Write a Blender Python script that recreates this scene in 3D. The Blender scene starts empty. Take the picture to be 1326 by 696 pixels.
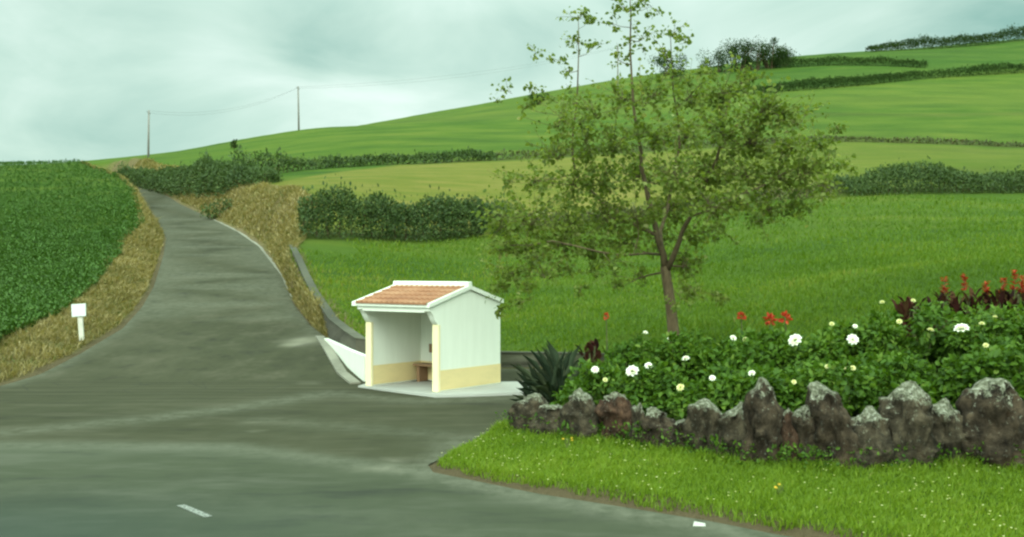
import bpy, bmesh, math, random
import numpy as np
from mathutils import Vector

RNG = np.random.default_rng(7)
random.seed(7)
scene = bpy.context.scene
COL = scene.collection
R = math.radians

# ------------------------------------------------------------------ camera
F = 1400.0                      # focal length in pixels of the 1326 px wide photograph
CX, CY, CAMH = 663.0, 348.0, 3.1
cam_d = bpy.data.cameras.new('camera')
cam = bpy.data.objects.new('camera', cam_d)
COL.objects.link(cam)
cam.location = (0, 0, CAMH)
cam.rotation_euler = (R(90), 0, 0)
cam_d.sensor_width = 36
cam_d.lens = 36 * F / 1326
cam_d.clip_start = 0.1
cam_d.clip_end = 5000
scene.camera = cam


def P(px, py, Y):               # a point seen at a pixel, Y metres ahead
    return np.array([(px - CX) / F * Y, Y, CAMH + (CY - py) / F * Y])


def XY(px, Y):
    return ((px - CX) / F * Y, Y)


def ZP(py, Y):
    return CAMH + (CY - py) / F * Y


# ------------------------------------------------------------------ numpy noise
def _hash(ix, iy, iz, seed):
    n = (ix * 374761393 + iy * 668265263 + iz * 2147483647 + seed * 974634777) & 0xffffffff
    n = ((n ^ (n >> 13)) * 1274126177) & 0xffffffff
    n = (n ^ (n >> 16)) & 0xffff
    return n / 65535.0


def vnoise(p, seed=0):
    p = np.asarray(p, float)
    i = np.floor(p).astype(np.int64)
    f = p - i
    f = f * f * (3 - 2 * f)
    out = 0
    for dx in (0, 1):
        for dy in (0, 1):
            for dz in (0, 1):
                w = (f[:, 0] if dx else 1 - f[:, 0]) * (f[:, 1] if dy else 1 - f[:, 1]) * (f[:, 2] if dz else 1 - f[:, 2])
                out = out + w * _hash(i[:, 0] + dx, i[:, 1] + dy, i[:, 2] + dz, seed)
    return out * 2 - 1


def fbm2(x, y, s, seed=0, octs=3):
    x = np.atleast_1d(x); y = np.atleast_1d(y)
    o = 0; a = 1; t = 0
    for k in range(octs):
        o = o + a * vnoise(np.stack([x / s, y / s, np.full_like(x, .37 + k)], 1), seed + k)
        t += a; a *= .5; s *= .5
    return o / t


def sstep(t):
    t = np.clip(t, 0, 1)
    return t * t * (3 - 2 * t)


# ------------------------------------------------------------------ the lie of the land
_gy = np.array([-400, 26, 28.5, 31, 33, 38, 45, 53, 68, 85, 97, 118, 150, 180, 230, 900], float)
_gz = np.array([0, 0, .05, .25, .46, .87, 1.43, 2.27, 3.97, 6.0, 7.5, 10.1, 14.7, 18.0, 22., 22.])
_dy = np.arange(-50, 400, .25)
_dz = np.interp(_dy, _gy, _gz)
_k = np.hanning(25); _k /= _k.sum()
_dz = np.convolve(np.pad(_dz, 12, mode='edge'), _k, mode='valid')


def g(Y):                       # height of the road surface
    return np.interp(Y, _dy, _dz)


def on_lane(px, py):            # where a pixel's ray meets the road surface
    Ys = np.arange(8, 220, .05)
    d = ZP(py, Ys) - g(Ys)
    k = np.argmax(d <= 0) if d[0] > 0 and (d <= 0).any() else np.argmin(np.abs(d))
    return XY(px, Ys[k])


left_edge = [(-120, 19.5), (-60, 20.2), (-35, 21.8), (-23, 24.2), (-17, 26.5)]
left_edge += [on_lane(*q) for q in [(0, 501), (53, 485), (106, 458), (159, 426), (184, 398), (199, 372), (212, 330), (215, 309), (207, 293), (183, 267)]]
left_edge += [(-49.5, 137), (-60.5, 157), (-72, 180), (-84, 205)]
right_edge = [(-78, 205), (-66.5, 180), (-55.7, 157)]
right_edge += [on_lane(*q) for q in [(216, 254), (276, 285), (308, 301), (335, 320), (364, 357), (380, 394), (402, 422), (420, 437)]]
n_bank = len(left_edge) + 7
right_edge += [(-6.15, 36.2), (-5.2, 33.2), (-4.55, 31.05), (-3.6, 30.75), (3.4, 30.75), (3.6, 28.), (2.1, 25.), (.15, 21.5), (-.75, 18.9), (-1.32, 17.0), (-1.2, 16.4)]
lip = [(.39, 14.8), (1.38, 14.05), (2.44, 13.2), (3.03, 12.6), (4.4, 11.5), (6.6, 9.8), (10, 7.2), (20, 0), (60, -25), (120, -60), (-120, -60)]
POLY = np.array(left_edge + right_edge + lip)
W = np.full(len(POLY), .3)
W[:len(left_edge)] = 2.3
W[5:8] = 2.6
W[12:len(left_edge)] = 1.5
W[len(left_edge) - 5:len(left_edge)] = .7
W[0:3] = 4
W[len(left_edge):len(left_edge) + 7] = 3.6
W[len(left_edge) + 7:len(left_edge) + 9] = .6
nL = len(left_edge)
NB = len(POLY)


def road_dist(x, y):
    """distance to the edge of the asphalt (negative inside), bank width there, index of the nearest side"""
    n = len(x)
    best = np.full(n, 1e9); wid = np.zeros(n); idx = np.zeros(n, int)
    inside = np.zeros(n, bool)
    for i in range(NB):
        ax, ay = POLY[i]; bx, by = POLY[(i + 1) % NB]
        ex, ey = bx - ax, by - ay
        t = np.clip(((x - ax) * ex + (y - ay) * ey) / (ex * ex + ey * ey + 1e-12), 0, 1)
        d = np.hypot(x - ax - t * ex, y - ay - t * ey)
        m = d < best
        best[m] = d[m]
        wid[m] = (W[i] * (1 - t) + W[(i + 1) % NB] * t)[m]
        idx[m] = i
        c = (ay > y) != (by > y)
        if abs(by - ay) > 1e-9:
            inside ^= c & (x < (bx - ax) * (y - ay) / (by - ay) + ax)
    return np.where(inside, -best, best), wid, idx


ctrl = []
def cp(px, py, Y, dz=0.0):
    q = P(px, py, Y); ctrl.append((q[0], q[1], q[2] + dz))

# left crop field (tops of the plants are what the photo shows)
for q in [(0, 447, 31), (53, 426, 33.5), (106, 400, 38), (133, 352, 50), (160, 320, 63), (175, 288, 80), (173, 256, 102), (159, 230, 128), (143, 212, 160)]:
    cp(*q, -.4)
for q in [(0, 213, 150), (0, 300, 75), (0, 380, 45), (-300, 447, 28), (-300, 300, 72), (-300, 214, 150), (70, 212, 155), (70, 300, 76)]:
    cp(*q, -.4)
# bank on the right of the lane and the wall top
for q in [(362, 245, 80), (302, 241, 100), (259, 233, 118), (177, 219, 155), (384, 272, 72), (381, 320, 58.5)]:
    cp(*q)
for q in [(387, 350, 50.5), (405, 388, 41.), (435, 422, 35.8), (480, 441, 31.6), (660, 466, 31.5), (560, 450, 31.6)]:
    cp(*q)
# first field
for q in [(800, 440, 31), (1000, 400, 33), (1300, 345, 33), (500, 400, 42), (500, 350, 54), (660, 400, 42), (390, 312, 62), (520, 315, 65), (660, 300, 73), (750, 290, 78),
          (900, 270, 86), (1080, 255, 95), (1200, 252, 98), (1326, 250, 102), (1500, 245, 104), (800, 360, 52), (1000, 330, 58), (1300, 300, 65), (1700, 345, 33), (1700, 250, 105)]:
    cp(*q)
# second field
for q in [(420, 252, 80), (600, 258, 85), (700, 252, 90), (900, 236, 100), (1326, 216, 115), (1100, 222, 112), (300, 224, 120), (520, 212, 125), (700, 204, 131),
          (1060, 183, 145), (1326, 190, 143)]:
    cp(*q)
# the hill above and its skyline
for q in [(450, 184, 165), (700, 175, 172), (1326, 140, 200), (1000, 130, 212), (1326, 95, 270), (1000, 94, 290), (1326, 70, 315), (150, 208, 185), (260, 194, 190), (387, 169, 205), (450, 165, 215),
          (560, 156, 228), (650, 147, 237), (720, 131, 255), (810, 112, 272), (900, 95, 290), (1040, 74, 320), (1130, 67, 330), (1326, 52, 350), (1700, 20, 380), (1700, 140, 210), (2200, 150, 220)]:
    cp(*q)
for q in [(-150, 222, 215), (40, 219, 215), (-500, 222, 215), (90, 216, 200)]:
    cp(*q)
for px in (-900, -300, 0, 260, 650, 1040, 1326, 1900):
    sky = float(np.interp(px, [-900, 0, 260, 650, 1040, 1326, 1900], [2, 2, 14, 30, 56, 70, 80]))
    x, y = XY(px, 560); ctrl.append((x, y, sky))
# verge, flower bed and the ground behind the camera
ctrl += [(-1.0, 17, .12), (.6, 14.95, .14), (3.2, 12.8, .14), (6.8, 10, .16), (.3, 20.2, .2), (3.6, 17.8, .27), (7.2, 15.4, .33), (10, 13.4, .36), (4, 22, .7), (8, 20, 1.0), (2.4, 26.5, .4), (6, 26, 1.2),
         (11, 25, 1.7), (14, 14, .6), (-60, -70, 0), (60, -70, 0), (0, -90, 0), (60, 10, 1), (-140, 10, 0), (140, 20, 6), (120, -90, 0), (-120, -90, 0), (200, 200, 40), (-250, 150, 14), (-200, 60, 5)]
CT = np.array(ctrl)
CT_xy = CT[:, :2] / 100.0


def _tps(r2):
    return .5 * r2 * np.log(r2 + 1e-12)

_d2 = ((CT_xy[:, None] - CT_xy[None]) ** 2).sum(-1)
_A = _tps(_d2) + np.eye(len(CT)) * 2e-5
_Pm = np.hstack([np.ones((len(CT), 1)), CT_xy])
_M = np.block([[_A, _Pm], [_Pm.T, np.zeros((3, 3))]])
_sol = np.linalg.solve(_M, np.concatenate([CT[:, 2], np.zeros(3)]))


def T(x, y):
    q = np.stack([x, y], 1) / 100.0
    out = np.empty(len(q))
    for a in range(0, len(q), 50000):
        b = q[a:a + 50000]
        d2 = ((b[:, None] - CT_xy[None]) ** 2).sum(-1)
        out[a:a + 50000] = _tps(d2) @ _sol[:-3] + _sol[-3] + b @ _sol[-2:]
    return out


def H(x, y):
    x = np.atleast_1d(np.asarray(x, float)); y = np.atleast_1d(np.asarray(y, float))
    d, w, idx = road_dist(x, y)
    t = T(x, y)
    t = t + fbm2(x, y, 9, 3) * .12 * np.clip((y - 30) / 20, 0, 1) + fbm2(x, y, 2.2, 5, 2) * .05 + fbm2(x, y, 45, 15, 2) * np.clip((y - 60) / 60, 0, 1) * .35
    bank = (idx < nL + 8)
    rough = np.where(bank, fbm2(x, y, 1.6, 9) * .28 * np.clip(d / 1.0, 0, 1) * np.clip((w - d) / w + .3, 0, 1), 0)
    near_wall = (idx >= nL + 7) & (idx < nL + 14)
    u = np.where(near_wall, (d - .12) / .2, d / np.maximum(w, .05))
    gz = g(y)
    lo = np.where(d < 0, gz - .12 * np.clip(-d / .15, 0, 1), gz)
    u = sstep(u)
    return np.where(d < 0, lo, lo + (np.maximum(t, gz - .3) - lo) * u + rough)


def h1(x, y):
    return float(H([x], [y])[0])


# ------------------------------------------------------------------ object helpers
def link(o, parent=None):
    COL.objects.link(o)
    if parent is not None:
        o.parent = parent
    return o


def tag(o, label=None, cat=None, group=None, kind=None):
    if label: o['label'] = label
    if cat: o['category'] = cat
    if group: o['group'] = group
    if kind: o['kind'] = kind
    return o


def empty(name, loc, rz=0.0, label=None, cat=None, group=None):
    o = bpy.data.objects.new(name, None)
    o.location = loc; o.rotation_euler = (0, 0, rz); o.empty_display_size = .2
    link(o)
    return tag(o, label, cat, group)


def np_mesh(name, V, faces, mat, parent=None, smooth=False, attrs=None, off=None):
    """faces: (n,k) int array"""
    V = np.asarray(V, np.float32)
    if off is not None:
        V = V - np.asarray(off, np.float32)
    faces = np.asarray(faces, np.int32)
    me = bpy.data.meshes.new(name)
    me.vertices.add(len(V)); me.vertices.foreach_set('co', V.ravel())
    k = faces.shape[1]
    me.loops.add(faces.size); me.loops.foreach_set('vertex_index', faces.ravel())
    me.polygons.add(len(faces))
    me.polygons.foreach_set('loop_start', np.arange(0, faces.size, k, dtype=np.int32))
    me.update(calc_edges=True)
    if smooth:
        me.polygons.foreach_set('use_smooth', np.ones(len(faces), bool))
    for an, av in (attrs or {}).items():
        at = me.attributes.new(an, 'FLOAT', 'POINT')
        at.data.foreach_set('value', np.asarray(av, np.float32))
    me.materials.append(mat)
    o = bpy.data.objects.new(name, me)
    return link(o, parent)


class MB:
    """collects boxes, prisms and tubes; build() links them as ONE mesh object"""
    def __init__(s):
        s.v = []; s.f = []

    def add(s, vs, fs):
        b = len(s.v)
        s.v += [tuple(map(float, q)) for q in vs]
        s.f += [tuple(b + i for i in q) for q in fs]

    def box(s, x0, x1, y0, y1, z0, z1):
        s.add([(x0, y0, z0), (x1, y0, z0), (x1, y1, z0), (x0, y1, z0), (x0, y0, z1), (x1, y0, z1), (x1, y1, z1), (x0, y1, z1)],
              [(0, 3, 2, 1), (4, 5, 6, 7), (0, 1, 5, 4), (1, 2, 6, 5), (2, 3, 7, 6), (3, 0, 4, 7)])

    def prism(s, A, B):          # two matching outlines
        n = len(A)
        s.add(list(A) + list(B), [tuple(range(n - 1, -1, -1)), tuple(range(n, 2 * n))] + [(i, (i + 1) % n, n + (i + 1) % n, n + i) for i in range(n)])

    def tube(s, pts, rad, seg=7, cap=True):
        pts = [Vector(map(float, q)) for q in pts]
        n = len(pts); b = len(s.v)
        if not hasattr(rad, '__len__'): rad = [rad] * n
        up = Vector((0, 0, 1)); prev = None
        for i in range(n):
            d = (pts[min(i + 1, n - 1)] - pts[max(i - 1, 0)])
            if d.length < 1e-9: d = Vector((0, 0, 1))
            d.normalize()
            if prev is None:
                a = d.orthogonal().normalized()
            else:
                a = (prev - d * prev.dot(d))
                a = a.normalized() if a.length > 1e-6 else d.orthogonal().normalized()
            prev = a
            c = d.cross(a)
            for k in range(seg):
                an = 2 * math.pi * k / seg
                s.v.append(tuple(pts[i] + (a * math.cos(an) + c * math.sin(an)) * rad[i]))
        for i in range(n - 1):
            for k in range(seg):
                s.f.append((b + i * seg + k, b + i * seg + (k + 1) % seg, b + (i + 1) * seg + (k + 1) % seg, b + (i + 1) * seg + k))
        if cap:
            s.f.append(tuple(b + k for k in range(seg - 1, -1, -1)))
            s.f.append(tuple(b + (n - 1) * seg + k for k in range(seg)))

    def build(s, name, mat, parent=None, smooth=False, bevel=0, off=None):
        me = bpy.data.meshes.new(name)
        vs = s.v if off is None else [(a - off[0], b - off[1], c - off[2]) for a, b, c in s.v]
        me.from_pydata(vs, [], s.f)
        me.materials.append(mat)
        if smooth:
            me.polygons.foreach_set('use_smooth', np.ones(len(me.polygons), bool))
        o = bpy.data.objects.new(name, me)
        link(o, parent)
        if bevel:
            m = o.modifiers.new('bevel', 'BEVEL'); m.width = bevel; m.segments = 2; m.limit_method = 'ANGLE'
        return o


def unit(v):
    return v / np.maximum(np.linalg.norm(v, axis=1, keepdims=True), 1e-9)


def rand_dirs(n, zmin=-1.0):
    z = RNG.uniform(zmin, 1, n); a = RNG.uniform(0, 2 * np.pi, n); r = np.sqrt(1 - z * z)
    return np.stack([r * np.cos(a), r * np.sin(a), z], 1)


def leaf_arrays(C, D, N, L, Wd, tint, fold=.25):
    """a folded six-sided leaf at each point: C base, D axis, N rough normal"""
    n = len(C)
    D = unit(D); S = unit(np.cross(D, N)); N = np.cross(S, D)
    L = np.broadcast_to(L, n)[:, None]; Wd = np.broadcast_to(Wd, n)[:, None]
    v0 = C
    v1 = C + D * L * .55 - N * L * .03
    v2 = C + D * L - N * L * .16
    a1 = C + D * L * .35 + S * Wd * .5 + N * Wd * fold
    b1 = C + D * L * .35 - S * Wd * .5 + N * Wd * fold
    a2 = C + D * L * .75 + S * Wd * .36 + N * Wd * (fold * .5)
    b2 = C + D * L * .75 - S * Wd * .36 + N * Wd * (fold * .5)
    V = np.stack([v0, v1, v2, a1, b1, a2, b2], 1).reshape(-1, 3)
    base = (np.arange(n) * 7)[:, None]
    fc = np.concatenate([base + np.array([q]) for q in [(0, 3, 1), (0, 1, 4), (3, 5, 1), (1, 6, 4), (5, 2, 1), (1, 2, 6)]], 0)
    return V, fc, np.repeat(tint, 7)


def diamond_arrays(C, D, N, L, Wd, tint):
    n = len(C)
    D = unit(D); S = unit(np.cross(D, N)); N = np.cross(S, D)
    L = np.broadcast_to(L, n)[:, None]; Wd = np.broadcast_to(Wd, n)[:, None]
    V = np.stack([C, C + D * L, C + D * L * .5 + S * Wd * .5 + N * Wd * .2, C + D * L * .5 - S * Wd * .5 + N * Wd * .2], 1).reshape(-1, 3)
    base = (np.arange(n) * 4)[:, None]
    fc = np.concatenate([base + np.array([q]) for q in [(0, 2, 1), (0, 1, 3)]], 0)
    return V, fc, np.repeat(tint, 4)


def blade_arrays(C, lean, L, Wd, tint):
    """grass blades: base points C, horizontal lean vectors, length, width; two bent segments"""
    n = len(C)
    L = np.broadcast_to(L, n)[:, None]; Wd = np.broadcast_to(Wd, n)[:, None]
    a = RNG.uniform(0, 2 * np.pi, n)
    S = np.stack([np.cos(a), np.sin(a), np.zeros(n)], 1)
    up = np.array([[0, 0, 1.0]])
    mid = C + up * L * .6 + lean * L * .35
    tip = C + up * L * .88 + lean * L * 1.0
    V = np.stack([C - S * Wd / 2, C + S * Wd / 2, mid - S * Wd * .35, mid + S * Wd * .35, tip], 1).reshape(-1, 3)
    base = (np.arange(n) * 5)[:, None]
    fc = np.concatenate([base + np.array([q]) for q in [(0, 1, 3), (0, 3, 2), (2, 3, 4)]], 0)
    return V, fc, np.repeat(tint, 5)


# ------------------------------------------------------------------ materials
class NT:
    def __init__(s, name):
        s.m = bpy.data.materials.new(name); s.m.use_nodes = True
        s.t = s.m.node_tree; s.t.nodes.clear()
        s.out = s.n('ShaderNodeOutputMaterial')

    def n(s, ty, **kw):
        o = s.t.nodes.new(ty)
        for k, v in kw.items():
            if k in ('operation', 'blend_type', 'data_type', 'attribute_name', 'noise_dimensions', 'feature', 'mode', 'clamp', 'distance', 'musgrave_type', 'normalize', 'vector_type'):
                setattr(o, k, v)
            else:
                s.set(o, k, v)
        return o

    def set(s, o, k, v):
        k = int(k[1:]) if k[0] == 'i' and k[1:].isdigit() else k.replace('_', ' ')
        if hasattr(v, 'links') or isinstance(v, bpy.types.NodeSocket):
            s.t.links.new(v, o.inputs[k])
        else:
            o.inputs[k].default_value = v

    def coord(s):
        return s.n('ShaderNodeTexCoord').outputs['Object']

    def geo(s):
        return s.n('ShaderNodeNewGeometry')

    def noise(s, scale, detail=4, rough=.55, vec=None, dist=0.0):
        o = s.n('ShaderNodeTexNoise', Scale=scale, Detail=detail, Roughness=rough, Distortion=dist)
        if vec is not None: s.t.links.new(vec, o.inputs['Vector'])
        return o.outputs['Fac']

    def mapping(s, vec, scale=(1, 1, 1), rot=(0, 0, 0), loc=(0, 0, 0)):
        o = s.n('ShaderNodeMapping')
        s.t.links.new(vec, o.inputs['Vector'])
        o.inputs['Scale'].default_value = scale; o.inputs['Rotation'].default_value = rot; o.inputs['Location'].default_value = loc
        return o.outputs['Vector']

    def ramp(s, fac, stops):
        o = s.n('ShaderNodeValToRGB')
        el = o.color_ramp.elements
        while len(el) < len(stops): el.new(.5)
        for e, (p, c) in zip(el, stops):
            e.position = p
            e.color = (c, c, c, 1) if not hasattr(c, '__len__') else tuple(c) + (1,)
        s.t.links.new(fac, o.inputs['Fac'])
        return o.outputs['Color']

    def mix(s, fac, a, b, mode='MIX'):
        o = s.n('ShaderNodeMix', data_type='RGBA', blend_type=mode)
        for i, v in ((0, fac), (6, a), (7, b)):
            if isinstance(v, bpy.types.NodeSocket): s.t.links.new(v, o.inputs[i])
            elif i == 0: o.inputs[0].default_value = v
            else: o.inputs[i].default_value = tuple(v) + (1,)
        return o.outputs[2]

    def math(s, op, a, b=0.0, c=None):
        o = s.n('ShaderNodeMath', operation=op)
        for i, v in enumerate((a, b) if c is None else (a, b, c)):
            if isinstance(v, bpy.types.NodeSocket): s.t.links.new(v, o.inputs[i])
            else: o.inputs[i].default_value = v
        return o.outputs[0]

    def attr(s, name):
        return s.n('ShaderNodeAttribute', attribute_name=name).outputs['Fac']

    def bump(s, h, strength=.4, dist=.02):
        o = s.n('ShaderNodeBump', Strength=strength, Distance=dist)
        s.t.links.new(h, o.inputs['Height'])
        return o.outputs['Normal']

    def surf(s, color, rough=.8, normal=None, spec=.3):
        b = s.n('ShaderNodeBsdfPrincipled')
        if isinstance(color, bpy.types.NodeSocket): s.t.links.new(color, b.inputs['Base Color'])
        else: b.inputs['Base Color'].default_value = tuple(color) + (1,)
        if isinstance(rough, bpy.types.NodeSocket): s.t.links.new(rough, b.inputs['Roughness'])
        else: b.inputs['Roughness'].default_value = rough
        b.inputs['Specular IOR Level'].default_value = spec
        if normal is not None: s.t.links.new(normal, b.inputs['Normal'])
        s.t.links.new(b.outputs[0], s.out.inputs['Surface'])
        return s.m

    def leaf(s, color, trans=.35, rough=.55, spec=.25, normal=None):
        b = s.n('ShaderNodeBsdfPrincipled')
        s.t.links.new(color, b.inputs['Base Color'])
        b.inputs['Roughness'].default_value = rough; b.inputs['Specular IOR Level'].default_value = spec
        tr = s.n('ShaderNodeBsdfTranslucent')
        s.t.links.new(s.mix(1.0, color, (1.15, 1.1, .55), 'MULTIPLY'), tr.inputs['Color'])
        mx = s.n('ShaderNodeMixShader'); mx.inputs[0].default_value = trans
        s.t.links.new(b.outputs[0], mx.inputs[1]); s.t.links.new(tr.outputs[0], mx.inputs[2])
        s.t.links.new(mx.outputs[0], s.out.inputs['Surface'])
        return s.m


def leaf_mat(name, stops, trans=.35, noise=.0, rough=.55, spec=.25):
    k = NT(name)
    c = k.ramp(k.attr('tint'), stops)
    if noise:
        c = k.mix(k.ramp(k.noise(noise, 3), [(.35, 0), (.7, 1)]), c, k.mix(1.0, c, (1.5, 1.25, .8), 'MULTIPLY'))
    return k.leaf(c, trans, rough, spec)


M = {}
M['tree_leaf'] = leaf_mat('tree_leaf', [(0, (.080, .126, .018)), (.45, (.142, .202, .032)), (.8, (.21, .265, .056)), (1, (.32, .34, .13))], .55)
M['shrub_leaf'] = leaf_mat('shrub_leaf', [(0, (.030, .075, .006)), (.5, (.066, .138, .010)), (.85, (.110, .190, .018)), (1, (.16, .23, .035))], .4)
M['hedge_leaf'] = leaf_mat('hedge_leaf', [(0, (.026, .050, .012)), (.6, (.052, .090, .019)), (1, (.105, .14, .036))], .2)
M['far_leaf'] = leaf_mat('far_leaf', [(0, (.018, .036, .010)), (.6, (.032, .058, .015)), (1, (.068, .092, .026))], .2, rough=.9, spec=.03)
M['scrub_leaf'] = leaf_mat('scrub_leaf', [(0, (.04, .055, .018)), (.5, (.075, .085, .026)), (1, (.13, .10, .04))], .2)
M['crop_leaf'] = leaf_mat('crop_leaf', [(0, (.030, .068, .008)), (.5, (.048, .112, .013)), (1, (.070, .125, .017))], .22)
M['verge_grass'] = leaf_mat('verge_grass', [(0, (.080, .145, .009)), (.5, (.150, .240, .014)), (.85, (.22, .30, .03)), (1, (.30, .29, .08))], .45)
M['field_grass'] = leaf_mat('field_grass', [(0, (.058, .115, .007)), (.5, (.100, .175, .010)), (.85, (.17, .215, .020)), (1, (.24, .22, .06))], .45)
M['dry_grass'] = leaf_mat('dry_grass', [(0, (.08, .11, .022)), (.25, (.17, .150, .050)), (.7, (.28, .225, .095)), (1, (.40, .33, .16))], .35)
M['canna_leaf'] = leaf_mat('canna_leaf', [(0, (.022, .009, .008)), (.6, (.055, .016, .013)), (1, (.075, .045, .018))], .15, rough=.85, spec=.08)
M['agave_leaf'] = leaf_mat('agave_leaf', [(0, (.022, .036, .020)), (.6, (.045, .065, .035)), (1, (.11, .13, .07))], .08, rough=.85, spec=.1)
M['red_petal'] = leaf_mat('red_petal', [(0, (.36, .022, .010)), (1, (.52, .07, .025))], .25)
M['white_petal'] = leaf_mat('white_petal', [(0, (.78, .76, .58)), (.4, (.84, .84, .72)), (1, (.86, .86, .80))], .2)
M['cream_petal'] = leaf_mat('cream_petal', [(0, (.60, .58, .22)), (1, (.78, .76, .42))], .2)
M['yellow_petal'] = leaf_mat('yellow_petal', [(0, (.7, .42, .04)), (1, (.8, .60, .08))], .2)

k = NT('bark')
n_ = k.noise(9, 6, .65, k.mapping(k.coord(), (1, 1, .35)))
M['bark'] = k.surf(k.ramp(n_, [(.3, (.048, .034, .016)), (.55, (.092, .066, .032)), (.75, (.15, .115, .062))]), .9, k.bump(n_, .6, .02))
k = NT('stem')
M['stem'] = k.surf(k.ramp(k.noise(12), [(.3, (.05, .06, .02)), (.7, (.10, .10, .04))]), .85)

k = NT('plaster_white')
c_ = k.coord()
streak = k.ramp(k.noise(2.2, 5, .6, k.mapping(c_, (3, 3, .35))), [(.40, 0), (.80, 1)])
grime = k.ramp(k.noise(1.3, 6, .6), [(.45, 0), (.85, 1)])
cc = k.mix(k.math('MULTIPLY', streak, .24), (.73, .75, .65), (.53, .545, .45))
cc = k.mix(k.math('MULTIPLY', grime, .22), cc, (.56, .58, .48))
M['plaster_white'] = k.surf(cc, .85, k.bump(k.noise(45, 4), .18, .01))
k = NT('plaster_yellow')
cc = k.mix(k.ramp(k.noise(2.5, 6, .65), [(.4, 0), (.8, .45)]), (.72, .57, .29), (.50, .41, .23))
M['plaster_yellow'] = k.surf(cc, .85, k.bump(k.noise(45, 4), .18, .01))
k = NT('plaster_cream')
cc = k.mix(k.ramp(k.noise(2.5, 6, .65), [(.4, 0), (.8, .4)]), (.80, .70, .43), (.64, .56, .34))
M['plaster_cream'] = k.surf(cc, .85, k.bump(k.noise(45, 4), .18, .01))
k = NT('roof_tile')
c_ = k.coord()
t_ = k.ramp(k.noise(5.5, 5, .7), [(.28, (.20, .085, .045)), (.5, (.29, .135, .07)), (.74, (.36, .20, .115))])
t_ = k.mix(k.ramp(k.noise(14, 4, .7), [(.58, 0), (.75, .5)]), t_, (.18, .15, .10))
M['roof_tile'] = k.surf(t_, .85, k.bump(k.noise(60, 3), .25, .006))
k = NT('concrete')
cc = k.ramp(k.noise(1.6, 7, .65), [(.3, (.26, .255, .23)), (.55, (.38, .375, .335)), (.75, (.47, .465, .42))])
cc = k.mix(k.ramp(k.noise(.7, 6, .7), [(.55, 0), (.75, .55)]), cc, (.22, .21, .17))
M['concrete'] = k.surf(cc, .9, k.bump(k.noise(30, 5), .3, .008))
k = NT('gutter_concrete')
M['gutter_concrete'] = k.surf(k.ramp(k.noise(1.1, 6, .75), [(.35, (.12, .115, .085)), (.55, (.21, .20, .155)), (.72, (.25, .24, .185))]), .95)
k = NT('wood_brown')
cc = k.ramp(k.noise(6, 5, .6, k.mapping(k.coord(), (1, 8, 8))), [(.3, (.17, .095, .05)), (.7, (.30, .18, .10))])
M['wood_brown'] = k.surf(cc, .7)
k = NT('pole_wood')
cc = k.ramp(k.noise(3, 5, .6, k.mapping(k.coord(), (4, 4, .5))), [(.3, (.13, .12, .105)), (.7, (.24, .225, .20))])
M['pole_wood'] = k.surf(cc, .85)
k = NT('wire_metal')
M['wire_metal'] = k.surf((.16, .165, .165), .6)
k = NT('sign_white')
cc = k.mix(k.ramp(k.noise(5, 6, .65), [(.45, 0), (.8, .5)]), (.60, .62, .60), (.36, .37, .33))
M['sign_white'] = k.surf(cc, .6)
k = NT('post_concrete')
cc = k.ramp(k.noise(6, 6, .65), [(.3, (.40, .385, .31)), (.7, (.62, .60, .50))])
M['post_concrete'] = k.surf(cc, .85, k.bump(k.noise(30), .3, .006))
k = NT('road_paint')
cc = k.mix(k.ramp(k.noise(18, 5, .7), [(.42, 0), (.56, 1)]), (.27, .28, .25), (.08, .085, .07))
M['road_paint'] = k.surf(cc, .8)

# rough lava stone with pale lichen grown over its upper faces
def stone_mat(name, lich=.5, brown=(.036, .026, .0165)):
    k = NT(name)
    c_ = k.coord()
    b_ = k.noise(5, 7, .7)
    cc = k.ramp(b_, [(.36, tuple(q * .30 for q in brown)), (.5, brown), (.66, tuple(q * 2.3 for q in brown))])
    cc = k.mix(k.ramp(k.noise(3.1, 5, .7), [(.55, 0), (.72, .6)]), cc, (.040, .022, .010))
    sep = k.n('ShaderNodeSeparateXYZ'); k.t.links.new(k.n('ShaderNodeNewGeometry').outputs['Normal'], sep.inputs[0])
    top = k.attr('top')
    l_ = k.math('ADD', k.math('MULTIPLY', top, 1.25), k.math('MULTIPLY', sep.outputs[2], .30))
    l_ = k.math('ADD', l_, k.math('MULTIPLY', k.math('SUBTRACT', k.noise(7, 7, .8), .5), 3.6))
    l_ = k.ramp(k.math('ADD', l_, lich - .5), [(.86, 0), (1.08, .92)])
    lc = k.ramp(k.noise(16, 4, .7), [(.36, (.06, .062, .036)), (.52, (.17, .172, .12)), (.68, (.40, .40, .32))])
    cc = k.mix(l_, cc, lc)
    sp = k.ramp(k.noise(17, 5, .75), [(.60, 0), (.68, .7)])
    cc = k.mix(sp, cc, (.25, .25, .19))
    h = k.math('ADD', k.noise(11, 7, .7), k.math('MULTIPLY', k.noise(40, 4), .3))
    return k.surf(cc, .95, k.bump(h, 1.0, .06), .15)

M['stone'] = stone_mat('lava_stone', .5)
M['stone_pale'] = stone_mat('lava_stone_lichened', .66, (.042, .033, .021))
M['stone_red'] = stone_mat('lava_stone_rusty', .36, (.048, .026, .016))

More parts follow.
